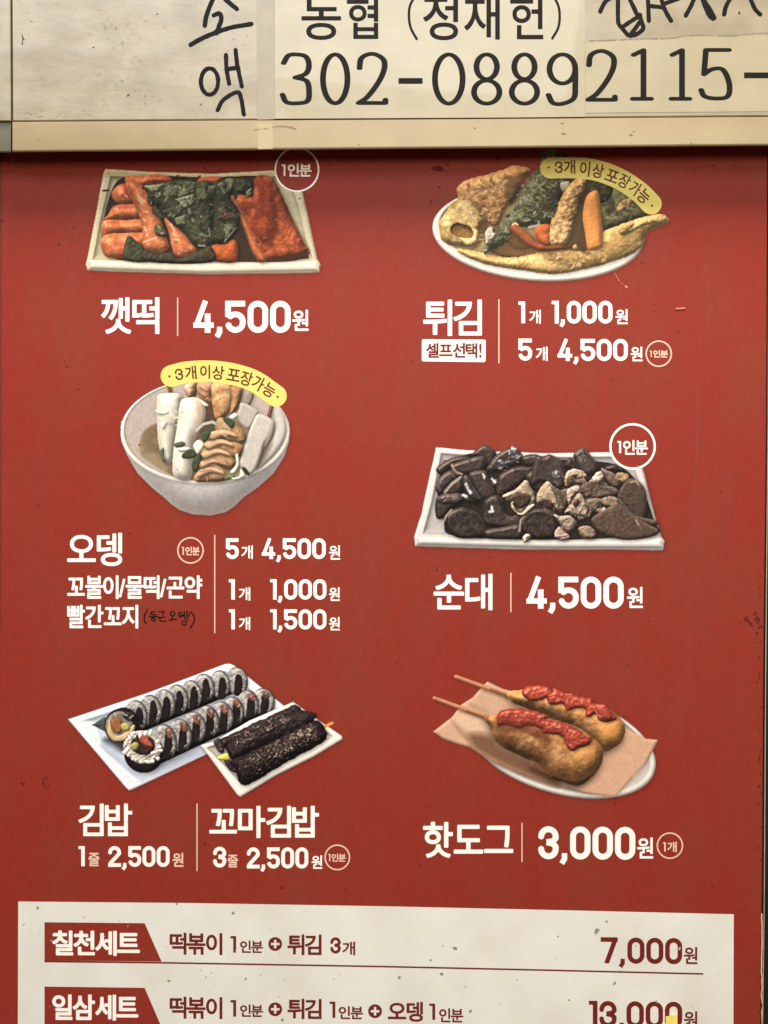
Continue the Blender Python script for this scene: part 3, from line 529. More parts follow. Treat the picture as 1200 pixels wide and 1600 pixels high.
def pic_hotdog():
    c = Canvas(668, 1044, 1042, 1256, 1.0, 61); a = Z(660, 1040, 6); b = Z(850, 1060, 6); R = np.random.RandomState(2)
    c.piece(ell(877, 1163, 152, 77, 16), (228,222,214), R=5, amb=.62, sh=.55, sb=4, so=(2,3), name='plate', label='printed white oval plate under the corn dogs')
    c.piece(ell(877, 1160, 143, 71, 16), (190,180,170), R=6, amb=.6, sh=0, L=(.3,.4,.8), soft=3)
    nap = [*a([(100,620),(280,480),(360,370),(470,300),(550,210),(610,150),(760,220),(900,250)]), *b([(300,250),(700,420),(860,520),(960,565),(1070,578),(1030,660),(960,790),(850,900),(760,1010),(670,1110),(560,1100),(380,1080),(250,1040)]), *a([(1200,1110),(900,1010),(640,900),(450,770),(330,735),(200,690)])]
    c.piece(nap, (210,168,138), R=5, mot=.05, ms=25, amb=.7, sh=.4, sb=2.5, so=(0,2), sm=False, name='paper_napkin', label='printed beige paper napkin under the corn dogs')
    c.piece(b([(560,760),(760,560),(860,530),(960,570),(980,650),(900,850),(760,990),(660,1090),(480,1060),(400,980)]), (208,164,134), flat=True, mot=.03, sh=0, soft=10)
    # fine weave of the napkin
    w = c.win(b([(380,480),(1000,1090)]), 0); X, Y = c.X[w], c.Y[w]
    m = (c.id[w] == 2)*((.028)*np.sin((X*.87+Y*.35)*2.3)); c.rgb[w] *= (1+m)[..., None]
    c.piece(a([(280,490),(400,600),(450,640),(640,620),(640,560),(560,500),(480,470),(330,430)]), (224,188,158), flat=True, sh=0, soft=12, op=.8)
    c.piece(a([(440,640),(640,660),(740,780),(1000,900),(1250,1060),(1250,1130),(900,1000),(650,880),(480,770)]), (112,76,54), R=20, flat=True, sh=0, soft=14, op=.85)
    c.piece(a([(270,510),(300,540),(420,640),(470,720),(440,720),(350,640)]), (150,112,88), flat=True, sh=0, soft=8, op=.6)
    c.piece(a([(440,340),(560,400),(620,430),(560,430),(470,400)]), (176,136,108), flat=True, sh=0, soft=8, op=.7)
    for p, q in [((315,105),(800,280)), ((112,305),(590,480))]:
        c.piece(capsule(a(p), a(q), 2.9, 3.6), (196,134,98), R=3, amb=.55, sh=.5, sb=2, so=(1,3), sm=False, name='wooden_stick', mot=.06)
    c.line(a([(640,225),(800,285)]), 2.0, (96,62,42), .6, 3); c.line(a([(420,430),(600,495)]), 2.0, (96,62,42), .6, 3)
    dog = dict(R=34, bump=.9, bs=10, mot=.14, ms=4, zs=4, amb=.35, spec=.05, sp=10, sh=.65, sb=5, so=(0,5), jit=.9, js=8)
    c.piece([*a([(790,260),(850,235),(940,225),(1040,215)]), *b([(60,120),(300,180),(500,240),(640,300),(740,400),(760,500),(720,600),(640,660),(560,680),(440,590),(300,480),(120,390),(-20,340)]), *a([(950,390),(840,340)])],
            (208,152,100), name='corn_dog', label='printed corn dog lying at the back with ketchup', col2=(178,116,64), c2=-.2, **dog)
    c.piece(b([(560,420),(680,380),(750,440),(740,580),(640,620),(540,560)]), (226,158,82), R=16, bump=1.4, mot=.1, sh=0, soft=8, op=.65)
    c.piece(b([(0,330),(200,420),(420,520),(560,640),(560,700),(440,600),(200,440),(0,360)]), (96,58,36), flat=True, sh=0, soft=10, op=.7)
    kt = dict(R=7, bump=.9, bs=7, ridge=.4, rs=9, mot=.12, ms=5, amb=.42, spec=.38, sp=34, sh=.5, sb=2, jit=1.2, js=6)
    K1 = [*a([(930,270),(960,210),(1060,185),(1170,200),(1220,240)]), *b([(100,90),(200,130),(330,170),(440,190),(480,240),(580,250),(640,330),(680,380),(600,410),(520,400),(480,340),(400,370),(380,290),(300,280),(210,300),(180,240),(60,250),(20,190)]), *a([(1130,320),(1010,330)])]
    c.piece(K1, (168,70,54), name='ketchup', label='printed red ketchup on the corn dog at the back', **kt)
    c.piece(b([(480,260),(560,245),(620,300),(640,380),(560,390),(500,330)]), (176,72,60), R=8, bump=.6, spec=.1, sh=.3, sb=2)
    c.piece([*a([(570,480),(620,460),(720,450),(800,405),(950,410),(1150,460)]), *b([(60,380),(300,450),(440,540),(540,640),(550,740),(520,840),(440,930),(330,1005),(200,980),(50,930)]), *a([(1100,930),(900,840),(720,740),(650,640),(620,560)])],
            (188,138,92), name='corn_dog', label='printed corn dog lying at the front with ketchup', col2=(150,98,58), c2=.0, c2s=14, **dog)
    c.piece(b([(260,720),(400,620),(500,610),(545,700),(520,820),(400,880),(300,830)]), (208,146,84), R=20, bump=1.8, mot=.12, sh=0, soft=10, op=.6)
    c.piece(b([(-100,760),(100,880),(330,920),(480,870),(330,1000),(150,965),(0,920),(-150,850)]), (104,68,46), R=20, bump=1, mot=.1, sh=0, soft=14, op=.7)
    K2 = [*a([(700,470),(740,420),(850,400),(980,410),(1100,440),(1190,480)]), *b([(20,380),(200,420),(330,490),(440,560),(420,620),(340,650),(260,680),(200,620),(160,540),(40,520),(-20,520)]), *a([(1120,600),(1000,560),(900,590),(800,560),(710,560)])]
    c.piece(K2, (156,64,50), name='ketchup', label='printed red ketchup on the front corn dog', **kt)
    c.piece(a([(700,500),(800,480),(1000,540),(1180,640),(1180,720),(1000,640),(860,620),(720,580)]), (104,44,34), R=8, bump=1.5, sh=0, soft=10, op=.6)
    c.curls(b([(60,500),(300,760),(520,640),(540,800),(330,980),(0,900),(-200,700)]), 22, 3, .8, [(196,146,96),(140,96,62)], R, .25)
    for f, q in [(a,[(920,460),(960,470)]),(a,[(1080,480),(1130,475)]),(a,[(1050,210),(1080,200)]),(a,[(1140,240),(1160,210)]),(b,[(10,110),(30,90)]),(b,[(90,100),(110,130)]),(b,[(120,210),(150,190)]),(b,[(210,150),(260,150)]),(b,[(20,460),(70,445)]),(b,[(100,450),(150,460)]),(b,[(230,480),(290,500)]),(b,[(370,520),(420,545)]),(b,[(360,700),(390,690)]),(b,[(480,290),(500,340),(540,360)]),(b,[(500,255),(560,260)])]:
        c.line(f(q), 1.0, (236,150,134), .7, 1.6, .9)
    return c
PICS = [('rice_cake', pic_rice_cake), ('fried', pic_fried), ('bowl', pic_bowl), ('sundae', pic_sundae), ('kimbap', pic_kimbap), ('hotdog', pic_hotdog)]
# ---------------------------------------------------------------- helpers
def srgb(c):
    c = np.clip(np.asarray(c, float)/255, 0, 1.05)
    return np.where(c <= .04045, c/12.92, ((c+.055)/1.055)**2.4)
def P3(x, y, d=0.0):
    """layout grid point -> place; d = metres the surface stands in front of the board"""
    k = (D-d)/D
    return ((x-600)*U*k, -d, -(y-800)*U*k)

def mat(name, col, rough=.5, spec=.4, grain=0, gscale=900, mott=0, mscale=30, col2=None, metallic=0, bump=0, bscale=200, stretch=None, coat=0, bdist=.001):
    m = bpy.data.materials.new(name); m.use_nodes = True; nt = m.node_tree; N = nt.nodes; Lk = nt.links
    b = N['Principled BSDF']; b.inputs['Roughness'].default_value = rough; b.inputs['Metallic'].default_value = metallic
    b.inputs['Specular IOR Level'].default_value = spec; b.inputs['Coat Weight'].default_value = coat
    g = N.new('ShaderNodeNewGeometry'); mp = N.new('ShaderNodeMapping'); Lk.new(g.outputs['Position'], mp.inputs[0])
    if stretch: mp.inputs['Scale'].default_value = stretch
    c = N.new('ShaderNodeRGB'); c.outputs[0].default_value = (*srgb(col), 1); out = c.outputs[0]
    def noise(sc, det, vec):
        n = N.new('ShaderNodeTexNoise'); n.inputs['Scale'].default_value = sc; n.inputs['Detail'].default_value = det; Lk.new(vec, n.inputs['Vector']); return n.outputs['Fac']
    if col2 is not None:
        n = noise(mscale, 5, mp.outputs[0]); r = N.new('ShaderNodeMapRange'); r.inputs[1].default_value = .40; r.inputs[2].default_value = .68; Lk.new(n, r.inputs[0])
        mx = N.new('ShaderNodeMix'); mx.data_type = 'RGBA'; Lk.new(r.outputs[0], mx.inputs[0]); Lk.new(out, mx.inputs[6]); mx.inputs[7].default_value = (*srgb(col2), 1); out = mx.outputs[2]
    for a, sc, det in ((mott, mscale*1.7, 4), (grain, gscale, 2)):
        if a:
            n = noise(sc, det, g.outputs['Position']); r = N.new('ShaderNodeMapRange'); r.inputs[1].default_value = .25; r.inputs[2].default_value = .75
            r.inputs[3].default_value = 1-a; r.inputs[4].default_value = 1+a; Lk.new(n, r.inputs[0])
            v = N.new('ShaderNodeVectorMath'); v.operation = 'SCALE'; Lk.new(out, v.inputs[0]); Lk.new(r.outputs[0], v.inputs['Scale']); out = v.outputs[0]
    m['out'] = 0; Lk.new(out, b.inputs['Base Color'])
    if bump:
        n = noise(bscale, 4, mp.outputs[0]); bp = N.new('ShaderNodeBump'); bp.inputs['Strength'].default_value = bump; bp.inputs['Distance'].default_value = bdist
        Lk.new(n, bp.inputs['Height']); Lk.new(bp.outputs[0], b.inputs['Normal'])
    return m

RED = (141, 48, 37)
def board_red():
    return mat('board_red', RED, rough=.45, spec=.10, grain=.13, gscale=620, mott=.06, mscale=90, col2=(136, 55, 41), bump=.05, bscale=900, stretch=(.25, 1, .12))
M = {}
M['red'] = board_red()
def print_material():
    """printed food pictures: vertex colour over the same red as the panel"""
    m = board_red(); m.name = 'printed_picture'; nt = m.node_tree; N = nt.nodes; Lk = nt.links
    b = N['Principled BSDF']; src = b.inputs['Base Color'].links[0].from_socket
    at = N.new('ShaderNodeAttribute'); at.attribute_name = 'paint'; mx = N.new('ShaderNodeMix'); mx.data_type = 'RGBA'
    g = N.new('ShaderNodeNewGeometry'); n = N.new('ShaderNodeTexNoise'); n.inputs['Scale'].default_value = 620; n.inputs['Detail'].default_value = 2; Lk.new(g.outputs['Position'], n.inputs['Vector'])
    r = N.new('ShaderNodeMapRange'); r.inputs[1].default_value = .25; r.inputs[2].default_value = .75; r.inputs[3].default_value = .92; r.inputs[4].default_value = 1.08; Lk.new(n.outputs['Fac'], r.inputs[0])
    v = N.new('ShaderNodeVectorMath'); v.operation = 'SCALE'; Lk.new(at.outputs['Color'], v.inputs[0]); Lk.new(r.outputs[0], v.inputs['Scale'])
    Lk.new(at.outputs['Alpha'], mx.inputs[0]); Lk.new(src, mx.inputs[6]); Lk.new(v.outputs[0], mx.inputs[7]); Lk.new(mx.outputs[2], b.inputs['Base Color'])
    return m
M['print'] = print_material()
M['white'] = mat('white_print', (252, 246, 238), rough=.48, spec=.17, grain=.03)
M['pinkwhite'] = mat('thin_white_print', (232, 196, 172), rough=.48, spec=.17, grain=.03)
M['yellow'] = mat('yellow_print', (226, 208, 112), rough=.48, spec=.17, grain=.05, mott=.05, mscale=60)
M['maroon'] = mat('maroon_print', (112, 36, 32), rough=.48, spec=.17, grain=.06)
M['brown'] = mat('brown_print', (92, 46, 24), rough=.48, spec=.17, grain=.05)
M['cream'] = mat('cream_print', (228, 226, 218), rough=.45, spec=.3, grain=.05, mott=.04, mscale=18, col2=(220, 216, 204))
M['marker'] = mat('black_marker', (14, 12, 11), rough=.55, spec=.12)
M['ink'] = mat('black_ink', (20, 17, 14), rough=.6, spec=.12, grain=.1)
M['panel'] = mat('off_white_panel', (154, 144, 122), rough=.24, spec=.5, grain=.06, mott=.10, mscale=26, col2=(140, 129, 106), stretch=(.9, 1, 1.8), bump=.35, bscale=26, bdist=.0012)
M['paper'] = mat('label_paper', (158, 147, 121), rough=.34, spec=.5, grain=.04, mott=.07, mscale=20, col2=(153, 142, 114), stretch=(.8, 1, 1.6), bump=.5, bscale=30, bdist=.0012, coat=.35)
M['tape'] = mat('yellowed_tape', (142, 133, 110), rough=.3, spec=.5, grain=.05, mott=.10, mscale=40)
M['rail'] = mat('cream_painted_aluminium', (152, 134, 100), rough=.30, spec=.5, grain=.07, mott=.07, mscale=22, bump=.12, bscale=60, stretch=(.35, 1, 1.6))
M['greymetal'] = mat('grey_metal', (96, 89, 68), rough=.45, spec=.5, grain=.06, mott=.08, mscale=30)
M['dark'] = mat('dark_gap', (30, 24, 18), rough=.9, spec=.1)
M['alu'] = mat('pale_aluminium_edge', (170, 148, 122), rough=.35, spec=.6, grain=.1, mott=.2, mscale=60)
M['grime'] = mat('grime', (84, 74, 62), rough=.8, spec=.1, grain=.1)
M['redgrime'] = mat('dark_red_grime', (104, 36, 28), rough=.7, spec=.1, grain=.1)
M['chip'] = mat('pale_crumb', (206, 142, 116), rough=.6, spec=.3)
M['scrap'] = mat('yellow_scrap', (246, 222, 110), rough=.5, spec=.3, grain=.05, mott=.1, mscale=200)
M['scratch'] = mat('grey_scratch', (134, 125, 105), rough=.6, spec=.2)

def link(name, V, F, m, parent=None, label=None, **props):
    me = bpy.data.meshes.new(name); me.from_pydata([tuple(v) for v in V], [], [tuple(f) for f in F]); me.materials.append(m); me.update()
    o = bpy.data.objects.new(name, me); S.collection.objects.link(o)
    if parent is not None:
        o.parent = parent; L = ROOT.get(parent.name, (0, 0, 0)); ROOT[o.name] = L
        if any(L): me.transform(__import__('mathutils').Matrix.Translation((-L[0], -L[1], -L[2])))
    if label: o['label'] = label
    for k, v in props.items(): o[k] = v
    return o
ROOT = {}
def thing(name, label, cat, loc, group=None):
    o = bpy.data.objects.new(name, None); S.collection.objects.link(o); o.location = loc; o.empty_display_size = .02
    o['label'] = label; o['category'] = cat
    if group: o['group'] = group
    ROOT[o.name] = tuple(loc); return o

def box(name, x0, y0, x1, y1, d0, d1, m, parent=None, bevel=0.0, label=None, q=None, **props):
    """block whose front face (at d1) covers the given layout rectangle; d0 = back.  q: four front corners instead"""
    q = q or [(x0, y0), (x1, y0), (x1, y1), (x0, y1)]
    F3 = [np.array(P3(x, y, d1)) for x, y in q]
    c = sum(F3)/4; V = []; b = bevel
    for p in F3: V.append(p+np.array([math.copysign(b, c[0]-p[0]), 0, math.copysign(b, c[2]-p[2])]))       # front, inset
    for p in F3: V.append(p+np.array([0, b, 0]))
    for p in F3: V.append(np.array([p[0], -d0, p[2]]))
    F = [(0, 3, 2, 1), (8, 9, 10, 11)]
    for i in range(4):
        j = (i+1) % 4; F.append((i, j, 4+j, 4+i)); F.append((4+i, 4+j, 8+j, 8+i))
    o = link(name, V, F, m, parent, label, **props)
    return o

def seg_sdf(A, B, X, Y):
    x = X.ravel(); y = Y.ravel(); d = np.full(x.shape, 1e18); ins = np.zeros(x.shape, bool)
    for (ax, ay), (bx, by) in zip(A, B):
        ex, ey = bx-ax, by-ay; L = ex*ex+ey*ey
        if L < 1e-14: continue
        t = np.clip(((x-ax)*ex+(y-ay)*ey)/L, 0, 1); d = np.minimum(d, (x-ax-t*ex)**2+(y-ay-t*ey)**2)
        if ay != by: ins ^= ((ay > y) != (by > y)) & (x < ex*(y-ay)/ey+ax)
    d = np.sqrt(d); d[ins] *= -1; return d.reshape(X.shape)

def field_mesh(Fd, x0, y0, h):
    """outline where the field is negative, as faces (marching squares, inner cells merged in runs)"""
    ny, nx = Fd.shape; V = []; F = []; idx = {}
    def vid(x, y):
        k = (round(x, 4), round(y, 4))
        if k not in idx: idx[k] = len(V); V.append(k)
        return idx[k]
    I = Fd < 0; s = I[:-1, :-1].astype(int)+I[:-1, 1:]+I[1:, 1:]+I[1:, :-1]
    for j in range(ny-1):
        row = s[j]
        if not row.any(): continue
        full = np.flatnonzero(np.diff(np.concatenate([[0], (row == 4).astype(int), [0]])))
        for a, b in zip(full[::2], full[1::2]):
            F.append((vid(x0+a*h, y0+j*h), vid(x0+b*h, y0+j*h), vid(x0+b*h, y0+(j+1)*h), vid(x0+a*h, y0+(j+1)*h)))
        for i in np.flatnonzero((row > 0) & (row < 4)):
            cs = ((i, j), (i+1, j), (i+1, j+1), (i, j+1)); poly = []
            for k in range(4):
                (a, b), (c, d) = cs[k], cs[(k+1) % 4]; fa, fb = Fd[b, a], Fd[d, c]
                if fa < 0: poly.append(vid(x0+a*h, y0+b*h))
                if (fa < 0) != (fb < 0):
                    t = fa/(fa-fb); poly.append(vid(x0+(a+t*(c-a))*h, y0+(b+t*(d-b))*h))
            q = [p for n, p in enumerate(poly) if p != poly[n-1]]
            if len(q) > 2: F.append(tuple(q))
    return V, F

def field_obj(name, fn, x0, y0, x1, y1, h, m, d, parent, label=None, **props):
    x0 -= 3*h; y0 -= 3*h; nx = int((x1-x0)/h)+5; ny = int((y1-y0)/h)+5
    X, Y = np.meshgrid(x0+np.arange(nx)*h, y0+np.arange(ny)*h)
    V, F = field_mesh(fn(X, Y), x0, y0, h)
    if not F: return None
    return link(name, [P3(x, y, d) for x, y in V], [f[::-1] for f in F], m, parent, label, **props)

# ---- glyph outlines of the built-in font (Hangul)
_GL = {}
def outline(ch):
    if ch not in _GL:
        cu = bpy.data.curves.new('g', 'FONT'); cu.body = ch; cu.fill_mode = 'NONE'; cu.resolution_u = 5
        o = bpy.data.objects.new('g', cu); S.collection.objects.link(o); bpy.context.view_layer.update()
        me = o.to_mesh(); co = np.array([(v.co.x, -v.co.y) for v in me.vertices]); ed = [tuple(e.vertices) for e in me.edges]
        A = np.array([co[a] for a, b in ed]); B = np.array([co[b] for a, b in ed]); o.to_mesh_clear()
        bpy.data.objects.remove(o); bpy.data.curves.remove(cu); _GL[ch] = (A, B)
    return _GL[ch]
def text_segs(text, track=0):
    cu = (text, track)
    if cu not in _GL:
        As, Bs = [], []; x = 0
        for ch in text:
            if ch == ' ': x += .3; continue
            A, B = outline(ch); w = A[:, 0].max()-A[:, 0].min(); mn = A[:, 0].min()
            As.append(A+[x-mn, 0]); Bs.append(B+[x-mn, 0]); x += w+.07+track
        _GL[cu] = (np.concatenate(As), np.concatenate(Bs))
    return _GL[cu]
def hangul(name, text, x0, y0, x1, y1, m, d, parent, label=None, bold=None, slope=0, h=None, track=0):
    A, B = text_segs(text, track); H = y1-y0; b = .019*H if bold is None else bold
    mn = np.minimum(A.min(0), B.min(0)); mx = np.maximum(A.max(0), B.max(0))
    f = lambda Q: np.stack([x0+b+(Q[:, 0]-mn[0])/(mx[0]-mn[0])*(x1-x0-2*b), y0+b+(Q[:, 1]-mn[1])/(mx[1]-mn[1])*(H-2*b)], 1)
    def sh(Q): Q = f(Q); Q[:, 1] += slope*(Q[:, 0]-(x0+x1)/2); return Q
    A2, B2 = sh(A), sh(B); k = abs(slope)*(x1-x0)/2
    return field_obj(name, lambda X, Y: seg_sdf(A2, B2, X, Y)-b, x0, y0-k, x1, y1+k, h or max(.32, min(.8, H/55)), m, d, parent, label)

# ---- numerals drawn as strokes
def F_poly(X, Y, pts, t, cap='round'):
    pts = np.asarray(pts, float); d = np.full(X.shape, 1e9)
    for n, (a, b) in enumerate(zip(pts[:-1], pts[1:])):
        e = b-a; L = math.hypot(*e)
        if L < 1e-9: continue
        e = e/L; u = (X-a[0])*e[0]+(Y-a[1])*e[1]; v = np.abs((X-a[0])*e[1]-(Y-a[1])*e[0])
        if cap == 'butt': q = np.maximum(np.abs(u-L/2)-L/2, v-t/2)
        else: q = np.hypot(np.maximum(0, np.abs(u-L/2)-L/2), v)-t/2
        d = np.minimum(d, q)
    if cap == 'butt':
        for p in pts[1:-1]: d = np.minimum(d, np.hypot(X-p[0], Y-p[1])-t/2)
    return d
def arc(cx, cy, rx, ry, a0, a1, n=14):
    t = np.radians(np.linspace(a0, a1, n)); return [(cx+rx*math.cos(q), cy+ry*math.sin(q)) for q in t]
def digit(ch, X, Y, x, y, w, h, t):
    X = X-x; Y = Y-y; l, r, T, B = t/2, w-t/2, t/2, h-t/2; R = (w-t)/2; c = w/2
    f = lambda p: F_poly(X, Y, p, t, 'butt')
    if ch == '0':
        qx = np.abs(X-c)-0; qy = np.abs(Y-h/2)-(h/2-t/2-R); return np.abs(np.hypot(qx, np.maximum(qy, 0))-R)-t/2
    if ch == '1':
        return np.minimum(np.maximum(np.abs(X-(w-t/2))-t/2, np.abs(Y-h/2)-h/2), np.maximum(np.abs(X-w/2)-w/2, np.abs(Y-.42*t)-.42*t))
    if ch == ',': return F_poly(X, Y, [(w*.52, h-t*1.05), (w*.52, h-.1*t), (w*.14, h+.72*t)], t*.92, 'butt')
    if ch == '2': return np.minimum(f([(l, .33*h)]+arc(c, T+R, R, R, 180, 360)+[(r, .36*h), (l+.15*R, B-.6*t), (l, B)]), np.maximum(np.abs(X-c)-c, np.abs(Y-B)-t/2))
    if ch == '3': return np.minimum(f([(l, .31*h)]+arc(c, T+R, R, R, 180, 360)+[(r, .36*h), (r-.35*R, .45*h), (c-.25*R, .485*h)]), f([(c-.25*R, .485*h), (r-.35*R, .53*h), (r, .62*h), (r, B-R)]+arc(c, B-R, R, R, 0, 180)+[(l, .69*h)]))
    if ch == '4': return np.minimum(np.minimum(F_poly(X, Y, [(.60*w, 0), (.02*w+l, .76*h)], t*.92, 'butt'), np.maximum(np.abs(X-c)-c, np.abs(Y-.76*h)-t*.46)), np.maximum(np.abs(X-.70*w)-t*.5, np.abs(Y-.70*h)-.30*h))
    if ch == '5': return np.minimum(np.minimum(np.maximum(np.abs(X-c)-c*.96, np.abs(Y-T)-t/2), np.maximum(np.abs(X-l)-t/2, np.abs(Y-.255*h)-.255*h)), f(arc(c, .41*h+R, R, R*.95, 215, 360)+[(r, B-R)]+arc(c, B-R, R, R, 0, 172)))
    if ch == '7': return np.minimum(np.maximum(np.abs(X-c)-c, np.abs(Y-T)-t/2), np.maximum(F_poly(X, Y, [(w-t*.55, T), (.34*w, h)], t, 'butt'), Y-h))
def numerals(name, text, x0, y0, x1, y1, m, d, parent, label=None, slope=0, tk=.178):
    H = y1-y0; t = tk*H; wt = {',': .36, '1': .50}
    tot = sum(wt.get(c, 1) for c in text)+.10*(len(text)-1); k = (x1-x0)/tot if len(text) > 1 else (x1-x0)/wt.get(text, 1)
    def fn(X, Y):
        o = np.full(X.shape, 1e9); x = x0
        Ys = Y-slope*(X-(x0+x1)/2)
        for c in text:
            w = wt.get(c, 1)*k; o = np.minimum(o, digit(c, X, Ys, x, y0, w, H, min(t, .42*w) if c not in ',1' else t)); x += w+.10*k
        return o
    q = abs(slope)*(x1-x0)/2
    return field_obj(name, fn, x0, y0-q, x1, y1+H*.16+q, max(.4, min(.7, H/60)), m, d, parent, label)

def strokes(name, lines, t, m, d, parent, label=None, h=.5, wob=0, ys=1.0, cap='round', taper=0):
    P = np.concatenate([np.asarray(l, float) for l in lines]); a, b = P.min(0)-t-1, P.max(0)+t+1
    def fn(X, Y):
        o = np.full(X.shape, 1e9)
        for l in lines:
            l = np.asarray(l, float)*[1, ys]; o = np.minimum(o, F_poly(X, Y*ys, l, t, cap))
        if wob: o = o+wob*fbm(X, Y, 5, 2, 3)
        return o
    return field_obj(name, fn, a[0], a[1], b[0], b[1], h, m, d, parent, label)
def crom(P, n=6):
    P = [np.array(p, float) for p in P]; P = [2*P[0]-P[1]]+P+[2*P[-1]-P[-2]]; o = []
    for i in range(1, len(P)-2):
        for k in range(n):
            t = k/n; o.append(.5*((2*P[i])+(-P[i-1]+P[i+1])*t+(2*P[i-1]-5*P[i]+4*P[i+1]-P[i+2])*t*t+(-P[i-1]+3*P[i]-3*P[i+1]+P[i+2])*t**3))
    return o+[P[-2]]
def sheet(name, pts, m, d, parent, label=None, **props):
    return link(name, [P3(x, y, d) for x, y in pts], [tuple(range(len(pts)))[::-1]], m, parent, label, **props)

# ---------------------------------------------------------------- the setting
RD = .030                                                    # how far the rail and the panels above stand out
sheet('wall', [(-900, -900), (2100, -900), (2100, 2500), (-900, 2500)], M['dark'], -.03, None, 'dark recess of the stall wall behind the menu board', kind='structure')

# ---------------------------------------------------------------- the menu board
e0 = .00003; e1 = .00006; e2 = .00009; e3 = .00012
board = thing('menu_board', 'large red printed menu board with seven pictures of street food and prices', 'menu board', P3(600, 2000, 0))
# printed panel: outline with its slightly skewed right edge
rx = [(1202, 120), (1199, 430), (1197, 660), (1194, 900), (1192.5, 1040), (1190.5, 1380), (1189.5, 1430), (1188, 1600), (1185, 2000)]
lx = [(-30, 2000), (-30, 120)]
pts = rx+lx
n = len(pts)
V = [P3(x, y, 0) for x, y in pts]+[P3(x, y, -.012) for x, y in pts]
F = [tuple(range(n))[::-1]]+[(i, (i+1) % n, n+(i+1) % n, n+i) for i in range(n)]
link('panel', V, F, M['red'], board)

def lbl(c, what, where): return f'{c} printed lettering {what} {where}'
wh, pk = M['white'], M['pinkwhite']
def badge(cx, cy, r, text, tb, fill=False, w=None, where=''):
    w = w or r*.115
    p = field_obj('serving_badge', lambda X, Y: np.abs(np.hypot(X-cx, Y-cy)-r+w/2)-w/2, cx-r, cy-r, cx+r, cy+r, .5, wh if r > 30 else pk, e2, board, f'thin round outline badge {where}')
    if fill: field_obj('badge_ground', lambda X, Y: np.hypot(X-cx, Y-cy)-r+w*.6, cx-r, cy-r, cx+r, cy+r, 1, M['red'], e1, p)
    one, rest = tb
    numerals('numeral', '1', *one, wh if r > 30 else pk, e3, p, tk=.17)
    hangul('lettering', text, *rest, wh if r > 30 else pk, e3, p, bold=.55 if r > 30 else .38)
def rule(x, y0, y1, where, dx=0): sheet('divider_line', [(x-.9, y0), (x+.9, y0), (x+.9+dx, y1), (x-.9+dx, y1)], pk, e1, board, f'thin upright divider line {where}')
def H(t, b, what='', m=None, slope=0, bold=None, nm='lettering'): return hangul(nm, t, *b, m or wh, e1, board, lbl('white', t, what), bold, slope)
def N_(t, b, what='', m=None, slope=0, nm='price_lettering'): return numerals(nm, t, *b, m or wh, e1, board, lbl('white', t, what), slope)

# sesame-leaf rice cakes
H('깻떡', (158, 464.5, 249, 522), 'under the rice cakes'); rule(277.5, 465, 525, 'after 깻떡')
N_('4,500', (302, 470, 454, 520), 'under the rice cakes'); H('원', (456.5, 484, 482, 517), 'after the rice cake price')
badge(464, 265, 35, '인분', ((440, 257, 446, 275), (449.5, 255.5, 487, 276)), True, 2.6, 'at the top right corner of the rice cake plate')
# fried food
H('튀김', (661, 468, 753, 525), 'under the fried food'); rule(779.5, 467.5, 567.5, 'after 튀김')
bx = sheet('self_choice_box', [(661, 530), (757, 530.6), (759, 532.5), (758.6, 564), (757, 565.8), (661, 564.6), (659, 563), (659.2, 532)], wh, e1, board, 'small white printed box under 튀김')
hangul('lettering', '셀프선택', 665.5, 536, 746, 559.5, M['maroon'], e2, bx, bold=.75)
hangul('lettering', '!', 748.6, 536.5, 752.6, 559, M['maroon'], e2, bx, bold=.5)
N_('1', (810, 471, 820.5, 505)); H('개', (827, 484, 845, 506), 'after the numeral 1, fried food first row')
N_('1,000', (862, 470, 957, 505.5), 'in the first fried food row'); H('원', (961.6, 483, 981, 506.5), 'after 1,000 of the fried food')
N_('5', (810, 529, 831.5, 563.5)); H('개', (837, 541.7, 855.6, 564), 'after the numeral 5, fried food second row')
N_('4,500', (871, 529.5, 981, 564), 'in the second fried food row'); H('원', (985.4, 541.5, 1004, 564.5), 'after 4,500 of the fried food')
badge(1029.3, 552.7, 20.7, '인분', ((1015, 548, 1018.4, 558), (1020.5, 547, 1044, 558.6)), False, 2.2, 'after the fried food price')
# fish cake bowl
H('오뎅', (105, 832.5, 191, 884.5), 'under the soup bowl'); rule(335.5, 835.5, 989.5, 'right of the soup bowl names')
badge(297.6, 860, 20.8, '인분', ((284, 854.5, 287.4, 867), (289.5, 854, 312, 867.6)), False, 2.2, 'between 오뎅 and the divider line')
N_('5', (353, 841, 373, 873.5)); H('개', (377, 852, 395, 873.5), 'after the numeral 5 of the soup bowl prices')
N_('4,500', (409, 841, 509, 873.5), 'first soup bowl price'); H('원', (514, 852, 531.5, 874.5), 'after the first soup bowl price')
H('꼬불이/물떡/곤약', (105, 899, 316, 936), 'second line under the soup bowl', bold=.85)
N_('1', (357.5, 905, 367, 937)); H('개', (373, 917.5, 391, 938.5), 'in the 1,000 row of the soup bowl prices')
N_('1,000', (422, 905, 510, 937), 'second soup bowl price'); H('원', (514, 917.5, 531, 939), 'after the second soup bowl price')
H('빨간꼬지', (105, 945, 216, 982), 'third line under the soup bowl', bold=.85)
N_('1', (357.5, 952, 367, 983.5)); H('개', (373, 964, 391, 984.5), 'in the 1,500 row of the soup bowl prices')
N_('1,500', (422, 952, 510, 983.5), 'third soup bowl price'); H('원', (514, 964, 531, 985), 'after the third soup bowl price')
zz = Z(90, 810, 2.5532)
